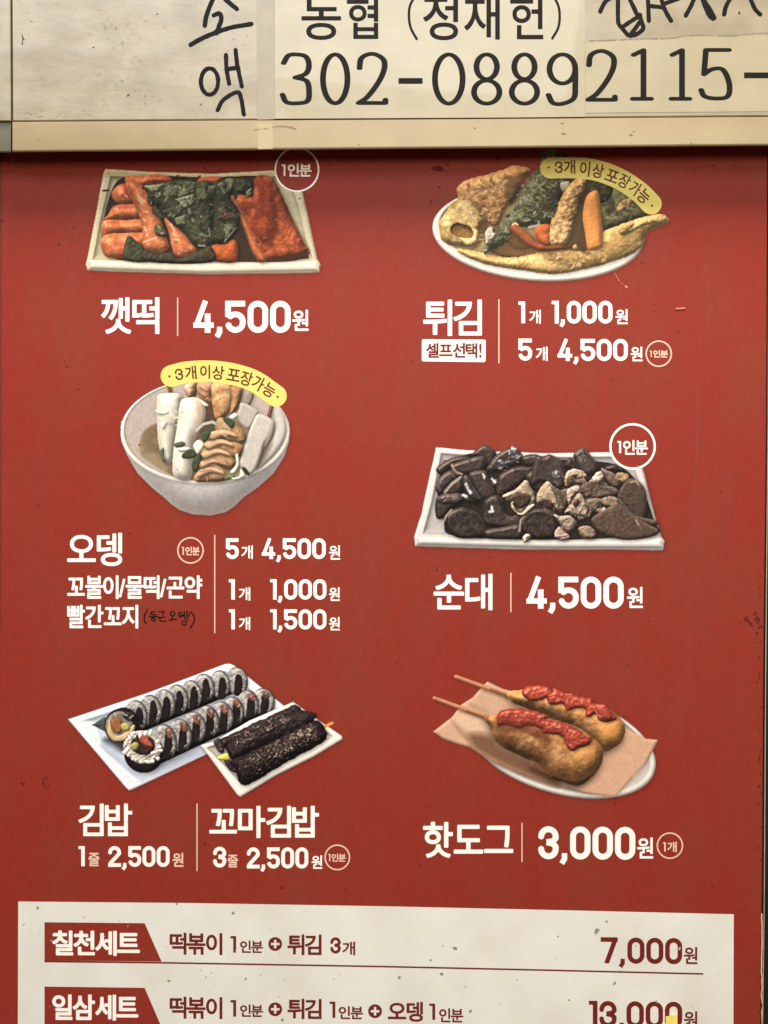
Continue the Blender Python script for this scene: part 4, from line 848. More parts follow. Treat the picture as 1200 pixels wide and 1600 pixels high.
hw = [[(358,365),(347,385),(345,405),(352,420)],
      [(372,375),(388,372)],[(374,376),(372,384),(392,384)],[(366,393),(398,391)],[(381,393),(381,398)],
      *[arc(382, 403, 8, 6, 0, 360)],[(405,373),(424,372),(420,385)],[(400,396),(428,394)],[(408,400),(410,410),(432,410)],
      *[arc(459, 380, 9, 9, 0, 360)],[(458,390),(456,402)],[(446,406),(474,402)],
      [(482,378),(496,374)],[(483,380),(486,394),(500,390)],[(492,386),(504,384)],[(506,372),(508,402)],[(516,370),(518,408)],*[arc(505, 418, 9, 9, 0, 360)],
      [(530,372),(543,385),(547,402),(540,420),(530,437)],[(526,378),(524,390)]]
strokes('handwriting', [zz(l) for l in hw], 2.1, M['marker'], e1, board, 'small black marker handwriting (둥근오뎅) after 빨간꼬지', h=.4, wob=.2)
# blood sausage
H('순대', (677.5, 896.5, 769.5, 953.5), 'under the dark sausage slices'); rule(798.3, 895, 956.5, 'after 순대')
N_('4,500', (822.5, 901, 974.5, 951), 'under the dark sausage slices'); H('원', (979.5, 917, 1004.5, 950), 'after the sausage price')
badge(988.4, 697.5, 36.3, '인분', ((964.5, 689, 970.5, 708), (973.5, 687.5, 1012.5, 710.5)), True, 3.4, 'at the top right of the sausage plate')
# rolls
H('김밥', (122.5, 1255.5, 206.7, 1306.5), 'under the long rolls'); rule(307.8, 1255.5, 1361, 'between 김밥 and 꼬마김밥')
H('꼬마김밥', (327, 1259, 498.5, 1309.5), 'under the small plate of black rolls', bold=1.1)
N_('1', (122.5, 1322, 132.5, 1353.5)); H('줄', (138, 1332.5, 155.5, 1353.5), 'after the numeral 1 under 김밥', pk, bold=.5)
N_('2,500', (169, 1322, 265, 1354.5), 'under 김밥'); H('원', (269.5, 1332.5, 286.7, 1354.5), 'after the price under 김밥', pk, bold=.5)
N_('3', (333, 1323, 353.5, 1355.5)); H('줄', (355.5, 1335.5, 372, 1355.5), 'after the numeral 3 under 꼬마김밥', pk, bold=.5)
N_('2,500', (385.7, 1324, 481.7, 1357), 'under 꼬마김밥'); H('원', (486.8, 1336.5, 503.6, 1357.5), 'after the price under 꼬마김밥', bold=.5)
badge(527, 1339.7, 20.2, '인분', ((513, 1334.3, 516.2, 1345.8), (518, 1333.8, 540.4, 1346.4)), False, 2.2, 'after the price of 꼬마김밥')
# corn dogs
H('핫도그', (661, 1284, 802, 1340.5), 'under the corn dogs', bold=1.2); rule(815.6, 1285.5, 1347, 'after 핫도그')
N_('3,000', (841, 1291.5, 992.7, 1343), 'under the corn dogs', slope=.008); H('원', (995.5, 1308.5, 1020.6, 1341.5), 'after the corn dog price')
badge(1046.7, 1321.3, 20.7, '개', ((1036, 1316, 1040.2, 1330.6), (1042.5, 1315, 1057.5, 1331.7)), False, 2.2, 'after the corn dog price')

# ---- yellow banners
def banner(path, hw_, chars, where, dots):
    P = crom(path, 8)
    p = strokes('yellow_banner', [P], hw_*2, M['yellow'], e2, board, f'curved yellow printed banner 3개 이상 포장가능 {where}', h=.8)
    for ch, cx, cy, ang, w, h_ in chars:
        c, s = math.cos(math.radians(ang)), math.sin(math.radians(ang))
        if ch == '3':
            fn = lambda X, Y: digit('3', (X-cx)*c+(Y-cy)*s+w/2, -(X-cx)*s+(Y-cy)*c+h_/2, 0, 0, w, h_, 2.7)
        else:
            A, B = outline(ch); mn = np.minimum(A.min(0), B.min(0)); mx = np.maximum(A.max(0), B.max(0)); mid = (mn+mx)/2
            def f(Q):
                q = (Q-mid)/(mx-mn)*[w-1, h_-1]; return np.stack([cx+q[:, 0]*c-q[:, 1]*s, cy+q[:, 0]*s+q[:, 1]*c], 1)
            A2, B2 = f(A), f(B); fn = lambda X, Y: seg_sdf(A2, B2, X, Y)-.42
        k = max(w, h_)*.75; field_obj('lettering', fn, cx-k, cy-k, cx+k, cy+k, .4, M['brown'], e3, p)
    for x, y in dots: sheet('dot', [(x+1.9*math.cos(t), y+1.9*math.sin(t)) for t in np.linspace(0, 6.28, 11)[:-1]], M['brown'], e3, p)
banner([(860.5, 262.5), (880, 262), (915, 263.3), (945, 270), (975, 283.5), (1000, 301), (1017.5, 318.5)], 16.4,
       [('3', 873, 261.5, -3, 12.5, 18.5), ('개', 890, 261, 0, 18, 22), ('이', 914, 264, 5, 16, 24), ('상', 934.5, 267, 12, 18, 23), ('포', 956.5, 275, 20, 21, 19), ('장', 975.5, 283, 27, 18, 23), ('가', 992.5, 294.5, 33, 17, 23), ('능', 1006.5, 306.5, 41, 18, 23)],
       'over the fried food', [(857.5, 261.5), (1018.8, 321.3)])
banner([(268, 587.5), (290, 582), (320, 580), (345, 581.5), (372, 586.5), (400, 597), (431, 618.5)], 17,
       [('3', 279.8, 585, -10, 12.5, 18), ('개', 298, 582.5, -5, 18, 22), ('이', 320.5, 581, 0, 16, 22), ('상', 341, 582.5, 5, 19, 22), ('포', 365, 586, 10, 21, 19), ('장', 385, 591.5, 17, 19, 23), ('가', 403.5, 599, 27, 18, 24), ('능', 421, 609.5, 30, 19, 22)],
       'over the soup bowl', [(264.8, 588), (433.7, 620)])

# ---- the white set-menu box
def yb(x): return np.interp(x, [28, 300, 600, 850, 1146], [1408.5, 1411, 1416, 1421.5, 1428.5])
xs = np.linspace(28.5, 1146.5, 30)
setbox = sheet('set_menu_box', [(x, yb(x)) for x in xs]+[(1146, 1600), (1145, 1860), (27, 1860)], M['cream'], e1, board, 'white printed box with the set menus at the bottom of the board')
mr = M['maroon']
def sH(t, b, slope=.012, bold=None, m=None, par=None, what='in the white box'): return hangul('lettering', t, *b, m or mr, e2 if m is None else e3, par or setbox, f'dark red printed lettering {t} {what}' if m is None else None, bold, slope)
def sN(t, b, slope=.012): return numerals('price_lettering' if len(t) > 1 else 'numeral', t, *b, mr, e2, setbox, f'dark red printed numerals {t} in the white box', slope)
def plus(cx, cy, r=10.8):
    def fn(X, Y):
        x, y = X-cx, Y-cy; cross = np.minimum(np.maximum(np.abs(x)-r*.62, np.abs(y)-r*.17), np.maximum(np.abs(y)-r*.62, np.abs(x)-r*.17))
        return np.maximum(np.hypot(x, y)-r, -cross)
    field_obj('plus_sign', fn, cx-r, cy-r, cx+r, cy+r, .5, mr, e2, setbox)
# these are the pieces of the box: the name tags, the rules and the lettering
def tag_(pts, t, b, s):
    sheet('set_name_tag', pts, M['red'], e2, setbox, f'dark red slanted tag behind {t}')
    hangul('lettering', t, *b, wh, e3, setbox, f'white printed lettering {t} on its dark red tag', 1.2, s)
tag_([(69.5, 1441), (226, 1442.5), (252.5, 1502.5), (69.5, 1501)], '칠천세트', (81.5, 1454, 218.5, 1493.5), .006)
tag_([(69.5, 1541.5), (226, 1543.5), (252.5, 1605), (69.5, 1603)], '일삼세트', (81.5, 1554, 216, 1594.5), .006)
ln = [(69.5, 1501), (252, 1503), (600, 1509), (850, 1514.5), (1099, 1520.5)]
V2 = [(x, y) for x, y in ln]+[(x, y+2.6) for x, y in ln[::-1]]; k = len(ln)
link('rule_line', [P3(x, y, e2+.00001) for x, y in V2], [(i, i+1, 2*k-2-i, 2*k-1-i)[::-1] for i in range(k-1)], mr, setbox, 'thin dark red rule under the first set menu')
for dy, row in ((0, 0), (100, 1)):
    sH('떡볶이', (265, 1457.5+dy, 347.5, 1492+dy), bold=.9, what=f'in the {["first", "second"][row]} set row')
    sN('1', (360, 1462.5+dy, 369, 1488.5+dy)); sH('인분', (375, 1469.5+dy, 411, 1489+dy), bold=.6, what=f'after the rice cakes in the {["first", "second"][row]} set row')
    plus(430, 1475+dy*1.02); sH('튀김', (449, 1460+dy*1.005, 502.5, 1492.5+dy), bold=.9, what=f'in the {["first", "second"][row]} set row')
sN('3', (516, 1464.5, 532.5, 1490)); sH('개', (535, 1471, 555, 1492.5), bold=.6)
sN('1', (515, 1565, 524, 1590.5)); sH('인분', (529, 1572, 567.5, 1592.5), bold=.6, what='after the fried food in the second set row')
plus(586, 1580); sH('오뎅', (606, 1565, 661, 1596.5), bold=.9); sN('1', (670.5, 1568, 680, 1593.5)); sH('인분', (686, 1575.5, 724, 1597.5), bold=.6, what='at the end of the second set row')
sN('7,000', (938.5, 1465, 1066, 1506)); sH('원', (1068.5, 1479.5, 1090, 1506.5), bold=.6, what='after 7,000')
sN('13,000', (920, 1564.5, 1066, 1606)); sH('원', (1068.5, 1580, 1090, 1607), bold=.6, what='after 13,000')

# ---- the printed food pictures
GAIN = {'rice_cake': 1.05, 'fried': 1.1, 'bowl': .98, 'sundae': .95, 'kimbap': 1.12, 'hotdog': 1.0}
PLAB = {'rice_cake': 'printed picture of red rice cakes with green leaves on a cream plate', 'fried': 'printed picture of mixed fried food on an oval plate',
        'bowl': 'printed picture of fish cake and rice cake skewers in a white bowl', 'sundae': 'printed picture of dark sausage slices and offal on a white plate',
        'kimbap': 'printed picture of two rows of sliced rolls and a small plate of black rolls', 'hotdog': 'printed picture of two corn dogs with ketchup on a napkin'}
def build_picture(key, fn):
    c = fn(); finish(c)
    al = c.a; lin = srgb(c.rgb)*GAIN[key]
    cell = c.id[:-1, :-1]
    show = (al[:-1, :-1] > .004) | (al[1:, 1:] > .004) | (al[:-1, 1:] > .004) | (al[1:, :-1] > .004)
    root = None; cnt = {}
    for k, nm in enumerate(c.names):
        jj, ii = np.nonzero((cell == k) & show)
        if k and len(jj) < 12: continue
        if not len(jj): continue
        q = np.stack([jj*c.nx+ii, jj*c.nx+ii+1, (jj+1)*c.nx+ii+1, (jj+1)*c.nx+ii], 1)
        u, inv = np.unique(q, return_inverse=True); f = inv.reshape(q.shape)[:, ::-1]
        X = c.X.ravel()[u]; Y = c.Y.ravel()[u]
        if root is None: L = ROOT[board.name]
        z = e0
        V = np.stack([(X-600)*U*(D-z)/D-L[0], np.full(X.shape, -z)-L[1], -(Y-800)*U*(D-z)/D-L[2]], 1)
        me = bpy.data.meshes.new('food_picture' if k == 0 else nm)
        me.vertices.add(len(u)); me.vertices.foreach_set('co', V.ravel()); nf = len(f)
        me.loops.add(nf*4); me.loops.foreach_set('vertex_index', f.ravel().astype(np.int32))
        me.polygons.add(nf); me.polygons.foreach_set('loop_start', np.arange(0, nf*4, 4, dtype=np.int32))
        me.update(calc_edges=True)
        at = me.color_attributes.new('paint', 'FLOAT_COLOR', 'POINT')
        col = np.concatenate([lin.reshape(-1, 3)[u], al.ravel()[u][:, None]], 1); at.data.foreach_set('color', col.astype(np.float32).ravel())
        me.materials.append(M['print'])
        o = bpy.data.objects.new(me.name, me); S.collection.objects.link(o)
        if k == 0: o.parent = board; o['label'] = PLAB[key]; root = o
        else:
            o.parent = root
            if c.labels[k]: o['label'] = c.labels[k]
for key, fn in PICS: build_picture(key, fn)

# ---- dirt and damage on the board
rs = np.random.RandomState(12)
def blob(cx, cy, r, el=1.0, n=8, a=None):
    a = rs.rand()*3.14 if a is None else a
    o = []
    for t in np.linspace(0, 2*math.pi, n, endpoint=False):
        q = r*(.65+.6*rs.rand()); x, y = q*el*math.cos(t), q*math.sin(t); o.append((cx+x*math.cos(a)-y*math.sin(a), cy+x*math.sin(a)+y*math.cos(a)))
    return o
def many(name, polys, m, d, parent, label, **props):
    V = []; F = []
    for p in polys: F.append(tuple(range(len(V)+len(p)-1, len(V)-1, -1))); V += [P3(x, y, d) for x, y in p]
    return link(name, V, F, m, parent, label, **props)
sp = [blob(x, y, r, e) for x, y, r, e in [(35, 1225, 2.6, 1.3), (49, 1214, 1.4, 1), (441, 1387, 3, 1.2), (104, 573, 1.8, 1), (490, 1328, 1.6, 1), (656, 1352, 2, 1.4), (1166, 968, 4, 1.6), (1173, 975, 3, 2), (1183, 968, 4, 1.8), (1188, 980, 3, 1.5), (1183, 990, 2.6, 1.2),
      (1180, 958, 2.5, 1.6), (1155, 973, 1.6, 1), (3, 345, 3, 1.2), (92, 382, 2, 1.2), (686, 264, 5, 2.2), (700, 258, 2, 1.6), (778, 247, 3.5, 1.8), (1060, 518, 1.6, 1), (321, 1318, 1.8, 1.3), (1113, 1384, 2, 1), (60, 790, 2, 1), (958, 594, 1.3, 1)]]
sp += [blob(rs.rand()*1190, 250+rs.rand()*1150, .5+rs.rand()**3*1.3, 1+rs.rand(), 6) for _ in range(90)]
sp += [blob(rs.rand()*1190, 242+rs.rand()**2*160, .6+rs.rand()**2*1.6, 1+2*rs.rand(), 6) for _ in range(70)]
sp += [blob(1190-abs(rs.randn())*3, 900+rs.rand()*700, .8+rs.rand()*1.5, 1.5, 6, 1.57) for _ in range(40)]
many('dirt_speck', sp, M['redgrime'], e0+.00001, board, 'small dark specks of dirt scattered over the red print', kind='stuff')
gp = [blob(x, y, r, e) for x, y, r, e in [(59, 1419, 2.6, 1.1), (276, 1412.5, 2, 1), (364, 1427, 2.8, 1), (37, 1445, 1.6, 1), (932, 1455, 4, 1.6), (948, 1440, 2, 1), (711, 1482, 2.6, 1.6), (673, 1500, 2, 1), (624, 1527.5, 2.6, 1), (384, 1529, 2.2, 1), (264, 1533, 2, 1.2), (690, 1522, 2.4, 1.4), (889, 1563, 1.8, 1),
      (441, 1594, 2.2, 1.2), (872, 1463, 1.6, 1), (960, 1537, 2.4, 1.4), (735, 1580, 2.5, 1), (330, 1520, 1.6, 1), (322, 1527, 2, 1)]]
gp += [blob(35+rs.rand()*1100, 1432+rs.rand()*168, .4+rs.rand()**3*1.3, 1+rs.rand(), 6) for _ in range(110)]
GR = mat('light_grime', (188, 182, 166), rough=.7, spec=.1)
many('dirt_speck', gp[:17], mat('grey_dirt', (146, 140, 122), rough=.7, spec=.1), e2+.00001, setbox, 'grey specks of dirt on the white set menu box', kind='stuff')
many('dirt_speck', gp[17:], GR, e2+.00001, setbox, 'faint fine specks of dirt on the white set menu box', kind='stuff')
for l, w in (([(53, 708), (56, 725), (54, 760), (52, 800), (54, 830), (53, 870)], 3.0), ([(1091, 595), (1090, 680), (1085, 760), (1080, 830), (1077, 890)], 3.4), ([(1152, 736), (1139, 745), (1138, 790), (1134, 830), (1136, 860)], 3.2), ([(1108, 440), (1107, 480), (1104, 520)], 2.2)):
    strokes('water_streak', [crom(l)], w, mat('streak_red', (130, 44, 34), rough=.5, spec=.3, grain=.1, gscale=300), e0+.00001, board, 'faint dark run mark down the red print', h=.9, wob=1.6)
strokes('scratch', [[(1057, 482), (1064, 481.5), (1070, 481)]], 2, M['chip'], e1, board, 'small pale scratch right of the fried food prices', h=.5, wob=.6)
strokes('scratch', [[(1056, 484.6), (1070, 485)]], 2.4, M['redgrime'], e1, board, 'dark lower edge of the small scratch', h=.5, wob=.6)
strokes('crumb', [[(977.5, 447), (979.5, 448.5)]], 3, M['chip'], e1, board, 'tiny pale crumb below the oval plate', h=.5, wob=.8)
strokes('scratch', [[(960, 426), (967, 438), (974, 444)]], .8, M['chip'], e1, board, 'fine pale scratch below the right end of the oval plate', h=.4, wob=.5)
strokes('stain_ring', [arc(72, 1223, 5, 8, 20, 300)], 2, M['redgrime'], e0+.00001, board, 'small dark ring stain left of the long rolls', h=.5, wob=1.6)

# ---------------------------------------------------------------- yellow scrap stuck at the very bottom
sc = thing('yellow_scrap', 'small torn yellow scrap stuck over the last zero of 13,000', 'paper scrap', P3(1049, 1606, .001))
q = [(1040, 1588), (1049, 1587), (1057.5, 1586.5), (1059, 1600), (1060, 1612), (1050, 1614), (1039, 1612), (1040.5, 1600)]
V = [P3(x, y, .0022) for x, y in q]+[P3(x, y, .0009) for x, y in q]
link('torn_paper', V, [tuple(range(8))[::-1]]+[(i, (i+1) % 8, 8+(i+1) % 8, 8+i) for i in range(8)], M['scrap'], sc)

# ---------------------------------------------------------------- frame at the right edge of the board
tr = thing('edge_trim', 'thin pale metal edge strip running down the right side of the red board', 'metal trim', P3(1196, 2000, .002))
q = [(1201.5, 238), (1200.5, 430), (1199.5, 660), (1197, 900), (1195.7, 1040), (1193.6, 1380), (1193.2, 1426)]
def strip(nm, L_, w, d0, d1, m, par, lab=None):
    V = []; F = []
    for x, y in L_: V += [P3(x, y, d0), P3(x, y, d1), P3(x+w, y, d1), P3(x+w, y, d0)]
    for i in range(len(L_)-1):
        a, b = 4*i, 4*i+4
        F += [(a, b, b+1, a+1), (a+1, b+1, b+2, a+2), (a+2, b+2, b+3, a+3)]
    return link(nm, V, F, m, par, lab)
strip('trim_strip', q+[(1190.8, 1600), (1188, 2000)], 1.6, -.006, .0015, M['alu'], tr)
strip('torn_edge', [(1189.6+rs.randn()*.5, y) for y in range(1427, 1700, 9)], 1.8, -.004, .0008, mat('torn_white_core', (214, 190, 162), rough=.8, spec=.1, grain=.2, gscale=300), tr, 'pale torn edge of the board core at the lower right')
strip('dark_groove', [(x-2.6, y) for x, y in q], 2.4, -.006, .0003, M['dark'], tr)
gb = thing('side_post', 'dark olive metal post just beyond the right edge of the board', 'post', P3(1230, 2000, 0))
strip('post_face', [(x+2.7, y) for x, y in q+[(1190.8, 1600), (1188, 2000)]], 90, -.02, .0006, mat('dark_olive_metal', (26, 23, 15), rough=.5, spec=.3, grain=.1, mott=.2, mscale=40), gb)
# left: narrow dark edge
lt = thing('left_edge_strip', 'narrow dark red folded edge at the left side of the board', 'edge strip', P3(0, 2000, 0))
strip('folded_edge', [(-12, 238), (-11.5, 600), (-12, 900), (-14, 1100)], 13.2, -.001, .0009, mat('dark_red_fold', (104, 42, 36), rough=.6, spec=.2, grain=.1), lt)  # one even red, darker than the board print

# ---------------------------------------------------------------- rail above the board
def top(x): return np.interp(x, [0, 1200], [190, 182])
def bot(x): return np.interp(x, [0, 1200], [238.2, 228.0])
def railmesh(nm, xa, xb, m, par, tp, bt, dF, rnd=4.5):
    """extruded profile: flat face with rounded lower and upper lips, deep soffit"""
    V = []; F = []
    xs_ = np.linspace(xa, xb, 9); prof = None
    for x in xs_:
        t, b = tp(x), bt(x); pr = [(t+.6, .004), (t+.6, dF-.0012), (t+1.6, dF)]
        for k in range(0, 7): a = k/6*math.pi/2; pr.append((b-rnd+rnd*math.sin(a), dF-.0022*(1-math.cos(a))))
        pr += [(b, dF-.004), (b, -.004)]
        prof = len(pr); V += [P3(x, y, d) for y, d in pr]
    for i in range(len(xs_)-1):
        for k in range(prof-1): a = i*prof+k; F.append((a, a+prof, a+prof+1, a+1)[::-1])
    F.append(tuple(range(prof))[::-1]); F.append(tuple(range((len(xs_)-1)*prof, len(xs_)*prof)))
    o = link(nm, V, F, m, par)
    for p in o.data.polygons: p.use_smooth = True
    o.data.set_sharp_from_angle(angle=math.radians(35)) if hasattr(o.data, 'set_sharp_from_angle') else None
    return o
ra = thing('metal_rail', 'long cream painted metal rail across the top of the red board', 'metal rail', P3(600, 240, RD))
railmesh('rail_face', 19.5, 1330, M['rail'], ra, top, bot, RD)
rb = thing('rail_end_block', 'short grey metal block left of the cream rail', 'metal block', P3(0, 240, RD-.004))
railmesh('block_face', -120, 17.3, M['greymetal'], rb, lambda x: 190+0*x, lambda x: 239+0*x, RD-.004)

# ---------------------------------------------------------------- panels above the rail
pa = thing('sign_panel', 'wide scuffed off-white panel above the cream rail with marker handwriting', 'sign panel', P3(600, 188, RD))
box('panel_sheet', 17, -400, 1330, 187, 0.004, RD-.001, M['panel'], pa, bevel=.0006, q=[(16.6, -400), (1330, -400), (1330, 180.6), (19.8, 188.6)])
pb = thing('side_sign_panel', 'narrow strip of off-white panel at the far left above the grey block', 'sign panel', P3(0, 188, RD))
box('panel_sheet', -120, -400, 15.2, 188, 0.004, RD-.0014, M['panel'], pb, bevel=.0006, q=[(-120, -400), (14.4, -400), (16.6, 188.8), (-120, 189.2)])
pd = RD-.001; z1 = Z(0, 0, 2)
so = [[(668, -8), (655, 22), (645, 50), (640, 80)], [(700, -6), (720, 12), (740, 28)], [(668, 48), (684, 42), (692, 58), (684, 84), (676, 104)], [(596, 140), (640, 116), (715, 88), (786, 75)]]
ak = [arc(655, 255, 27, 41, 0, 360), [(706, 172), (708, 215), (716, 262)], [(736, 156), (742, 205), (756, 270)], [(710, 216), (740, 212)], [(680, 344), (698, 312), (742, 288), (754, 312), (762, 358)]]
strokes('handwriting', [z1(crom(l, 4)) for l in so], 7.4, M['marker'], pd+e0, pa, 'black marker handwriting 소 at the top of the off-white panel', h=.7, wob=.5)
strokes('handwriting', [z1(crom(l, 4)) for l in ak], 6.8, M['marker'], pd+e0, pa, 'black marker handwriting 액 above the rail', h=.7, wob=.5)
z4 = Z(900, 0, 4)
rt = [[(226, -20), (180, 15), (152, 72)], [(262, -20), (262, 80), (266, 145), (290, 178), (330, 222), (376, 214), (420, 180), (408, 130), (400, 92)], [(330, -20), (360, 45), (382, 92)], [(296, 165), (350, 128), (400, 100)], [(350, 205), (376, 170), (396, 140)],
      [(448, -20), (452, 60), (455, 130)], [(455, 36), (500, 42), (540, 46)], [(528, -20), (560, 70), (594, 130)], [(560, 20), (640, -8)], [(745, -20), (712, 52), (686, 98)], [(786, -15), (826, 86), (856, 118)], [(800, 0), (845, 72), (866, 112)],
      [(968, -20), (936, 46), (926, 90)], [(1086, -20), (1116, 54), (1150, 90)]]
strokes('handwriting', [z4(crom(l, 4)) for l in rt], 6.8, M['marker'], pd+e0, pa, 'thick overwritten black marker letters cut off at the top right', h=.7, wob=.5)
scr = []
for _ in range(260):
    x, y = 30+rs.rand()*860, rs.rand()*180
    if 400 < x < 915: x = 30+rs.rand()*360
    a = rs.rand()*3.14; l = 1.5+rs.rand()**2*7; scr.append(((x, y), (x+l*math.cos(a), y+l*math.sin(a)*.6)))
for _ in range(110):
    x, y = 190+rs.randn()*30, 30+rs.rand()*130; a = rs.rand()*3.14; l = 2+rs.rand()*7; scr.append(((x, y), (x+l*math.cos(a), y+l*math.sin(a))))
for _ in range(60): x = 22+abs(rs.randn())*90; y = 186-abs(rs.randn())*9; scr.append(((x, y), (x+2+rs.rand()*4, y-rs.rand()*2)))
pol = []
for (ax, ay), (bx_, by_) in scr:
    w = .4+.9*rs.rand()**2; nx_, ny_ = -(by_-ay), bx_-ax; L_ = math.hypot(nx_, ny_)+1e-6; nx_, ny_ = nx_/L_*w, ny_/L_*w
    mx_, my_ = (ax+bx_)/2+rs.randn(), (ay+by_)/2+rs.randn()
    pol.append([(ax, ay), (mx_-nx_, my_-ny_), (bx_, by_), (mx_+nx_, my_+ny_)])
pol = [p[::-1] if ((p[1][0]-p[0][0])*(p[2][1]-p[0][1])-(p[1][1]-p[0][1])*(p[2][0]-p[0][0])) < 0 else p for p in pol]
many('scuff_mark', pol, M['scratch'], pd+e0, pa, 'fine grey scuffs scattered over the off-white panel', kind='stuff')
strokes('scuff_mark', [[(34, 53), (36, 60), (35, 68)], [(35, 60), (38, 62)]], 1.6, M['grime'], pd+e1, pa, 'dark scratch near the left end of the panel', h=.4, wob=.7)
many('scuff_mark', [blob(x, y, r, 1.4) for x, y, r in [(314, 163, 1.6), (146, 74, 1.5), (35, 69, 1.2), (227, 150, 1.2), (200, 149, 2), (246, 22, 1.5), (1155, 20, 2), (902, 20, 1.6)]], M['grime'], pd+e1, pa, 'darker grey nicks in the off-white panel', kind='stuff')

# paper labels with the account line
def slab(nm, q, d0, d1, m, par, lab=None):
    V = [P3(x, y, d1) for x, y in q]+[P3(x, y, d0) for x, y in q]; n = len(q)
    return link(nm, V, [tuple(range(n))[::-1]]+[(i, (i+1) % n, n+(i+1) % n, n+i) for i in range(n)], m, par, lab)
t1 = .0009
p1 = thing('paper_label', 'pale printed paper label with bank name and digits taped on the off-white panel', 'paper label', P3(670, 184, RD))
slab('label_sheet', [(429, -60), (914, -60), (914.5, 182.5), (780, 183.6), (429, 185.4)], pd, pd+t1, M['paper'], p1)
p2 = thing('paper_label', 'short paper label with digits 2115 right of the longer label', 'paper label', P3(1060, 178, RD))
slab('label_sheet', [(914.8, 63), (990, 62), (1040, 59.5), (1090, 57), (1330, 51), (1330, 173), (1000, 175.5), (914.8, 176.5)], pd, pd+t1*.7, M['paper'], p2)
tp2 = thing('tape_strip', 'thin greyish tape under the short paper label', 'tape', P3(1060, 182, RD))
slab('tape_film', [(915, 176.7), (1000, 175.7), (1330, 173.2), (1330, 178.5), (915, 182)], pd, pd+.0004, M['tape'], tp2)
tp = thing('tape_strip', 'upright yellowed tape strip left of the long paper label', 'tape', P3(415, 188, RD))
slab('tape_film', [(401, -60), (428.6, -60), (428.6, 186.3), (402, 187)], pd, pd+.0005, M['tape'], tp)
tq = thing('tape_strip', 'pale tape remnant across the cream rail', 'tape', P3(414, 238, RD))
slab('tape_film', [(401, 193), (425, 192.5), (427, 222), (426, 232.5), (403, 233)], RD, RD+.0003, mat('clear_tape', (164, 146, 108), rough=.3, spec=.5, grain=.05), tq)
many('scuff_mark', [blob(x, y, q, e, 7, .2) for x, y, q, e in [(881, 209, 1.8, 2.2), (986, 211, 1.8, 1.8), (990, 206, 1.2, 2), (879, 193, 1.2, 3), (228, 206, 1, 1), (60, 219, 1.2, 1), (560, 226, 1, 2), (1080, 224, 1.4, 1.6), (742, 200, 1, 2)]], mat('rail_scuff', (118, 98, 66), rough=.6, spec=.2), RD+.0001, ra, 'small brown scuffs on the cream rail', kind='stuff')
strokes('tape_edge', [crom([(398, 202), (415, 201), (435, 197), (452, 198), (462, 201)])], 1.1, mat('tape_edge_brown', (134, 116, 82), rough=.6, spec=.2), RD+.0004, tq, 'wrinkled lower edge of the tape on the rail', h=.5, wob=.6)  # line along the tape edge, a darker brown than the rail
crease = strokes('crease', [crom([(920, 63.5), (960, 62), (1000, 60), (1048, 59), (1080, 54), (1130, 55), (1200, 51)])], 1.5, M['scratch'], pd+t1, p2, 'dark creased upper edge of the short paper label', h=.5, wob=.9)
dp = pd+t1+e0; ik = M['ink']
for ch, b in (('농', (471, -7, 533, 62.5)), ('협', (542, -8, 591, 61)), ('정', (661, -9, 716, 63)), ('재', (725, -9, 781, 62)), ('헌', (797, -10, 849, 61.5))):
    hangul('lettering', ch, *b, ik, dp, p1, None, .85, 0, .6)
strokes('bracket', [crom([(651, -10), (641, 8), (639, 26), (642, 44), (651, 61)])], 4.0, ik, dp, p1, h=.6)
strokes('bracket', [crom([(862, -10), (872, 8), (874.5, 26), (872, 44), (863, 60)])], 4.0, ik, dp, p1, h=.6)
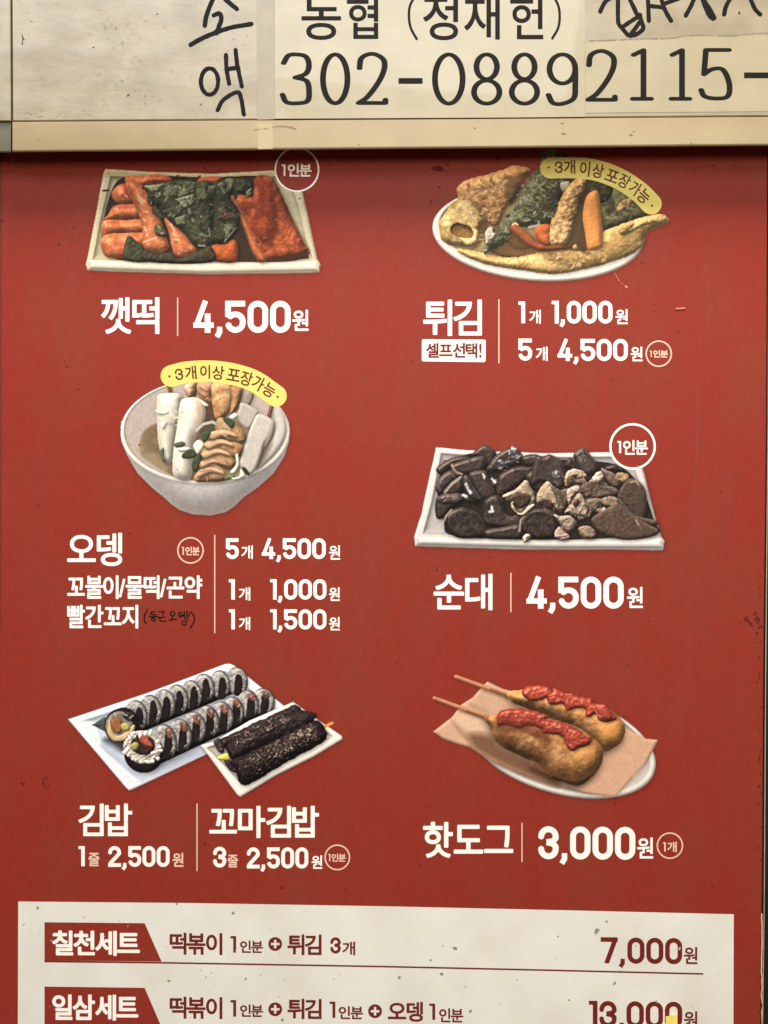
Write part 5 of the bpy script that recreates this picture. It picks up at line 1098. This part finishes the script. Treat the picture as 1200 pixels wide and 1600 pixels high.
def numeral(ch, x0, y0, x1, y1, par, d, t=9.2):
    w, h = x1-x0, y1-y0; f = lambda P: [(x0+a*w, y0+b*h) for a, b in P]; i = t/2/w; j = t/2/h*.67
    E = lambda cx, cy, rx, ry, a0=0, a1=360: arc(x0+cx*w, y0+cy*h, rx*w, ry*h, a0, a1, 40)
    if ch == '0': L = [E(.5, .5, .5-i, .5-j)]
    if ch == '8': L = [E(.5, .27, .42-i, .27-j), E(.5, .745, .5-i, .255-j)]
    if ch == '9': L = [E(.5, .31, .5-i, .31-j), f(crom([(1-i, .31), (1-i, .62), (.86, .86), (.52, 1-j), (.2, .95), (.06, .80)]))]
    if ch == '3': L = [f(crom([(.07, .20), (.22, .06), (.5, j), (.80, .08), (.90, .24), (.80, .40), (.45, .475)])), f(crom([(.45, .475), (.82, .54), (1-i, .73), (.85, .92), (.5, 1-j), (.16, .94), (.03, .80)]))]
    if ch == '2': L = [f(crom([(.09, .30), (.14, .12), (.36, j), (.62, j), (.88, .14), (.90, .32), (.72, .56), (.36, .84), (.06, 1-j)])), f([(.06, 1-j), (1-i*.6, 1-j)]), f([(1-i*.6, 1-j), (1-i*.6, .90)])]
    if ch == '1': L = [f([(.58, .03), (.58, 1-j)]), f([(.58, .03), (.12, .12)]), f([(.08, 1-j), (1-i*.5, 1-j)])]
    if ch == '5': L = [f([(.18, j), (.90, j)]), f([(.18, j), (.12, .50)]), f(crom([(.12, .50), (.40, .40), (.72, .42), (1-i, .68), (.86, .92), (.48, 1-j), (.14, .92), (.03, .80)]))]
    if ch == '-': L = [f([(.08, .5), (.92, .5)])]
    strokes('numeral', L, t, ik, d, par, f'black printed numeral {ch} on the paper label' if ch != '-' else 'black printed dash on the paper label', h=.6, ys=1.5 if ch != '-' else 1, cap='round' if ch != '-' else 'butt')
for ch, x0, x1, y0, y1 in (('3', 440, 487.5, 82, 164.5), ('0', 500, 547.5, 82, 164.5), ('2', 557.5, 605, 82, 164), ('-', 619, 664, 122, 131), ('0', 675, 727.5, 82, 165), ('8', 736, 785, 82, 165), ('8', 795, 844, 82, 165), ('9', 854, 903.5, 82, 165)):
    numeral(ch, x0, y0, x1, y1, p1, dp)
dp2 = pd+t1*.7+e0
for ch, x0, x1, y0, y1 in (('2', 916, 963.5, 77.5, 159), ('1', 986, 1019.5, 76, 157.5), ('1', 1046.5, 1079.5, 76, 157.5), ('5', 1094, 1144, 75, 157), ('-', 1158, 1216, 113.5, 122)):
    numeral(ch, x0, y0, x1, y1, p2, dp2)
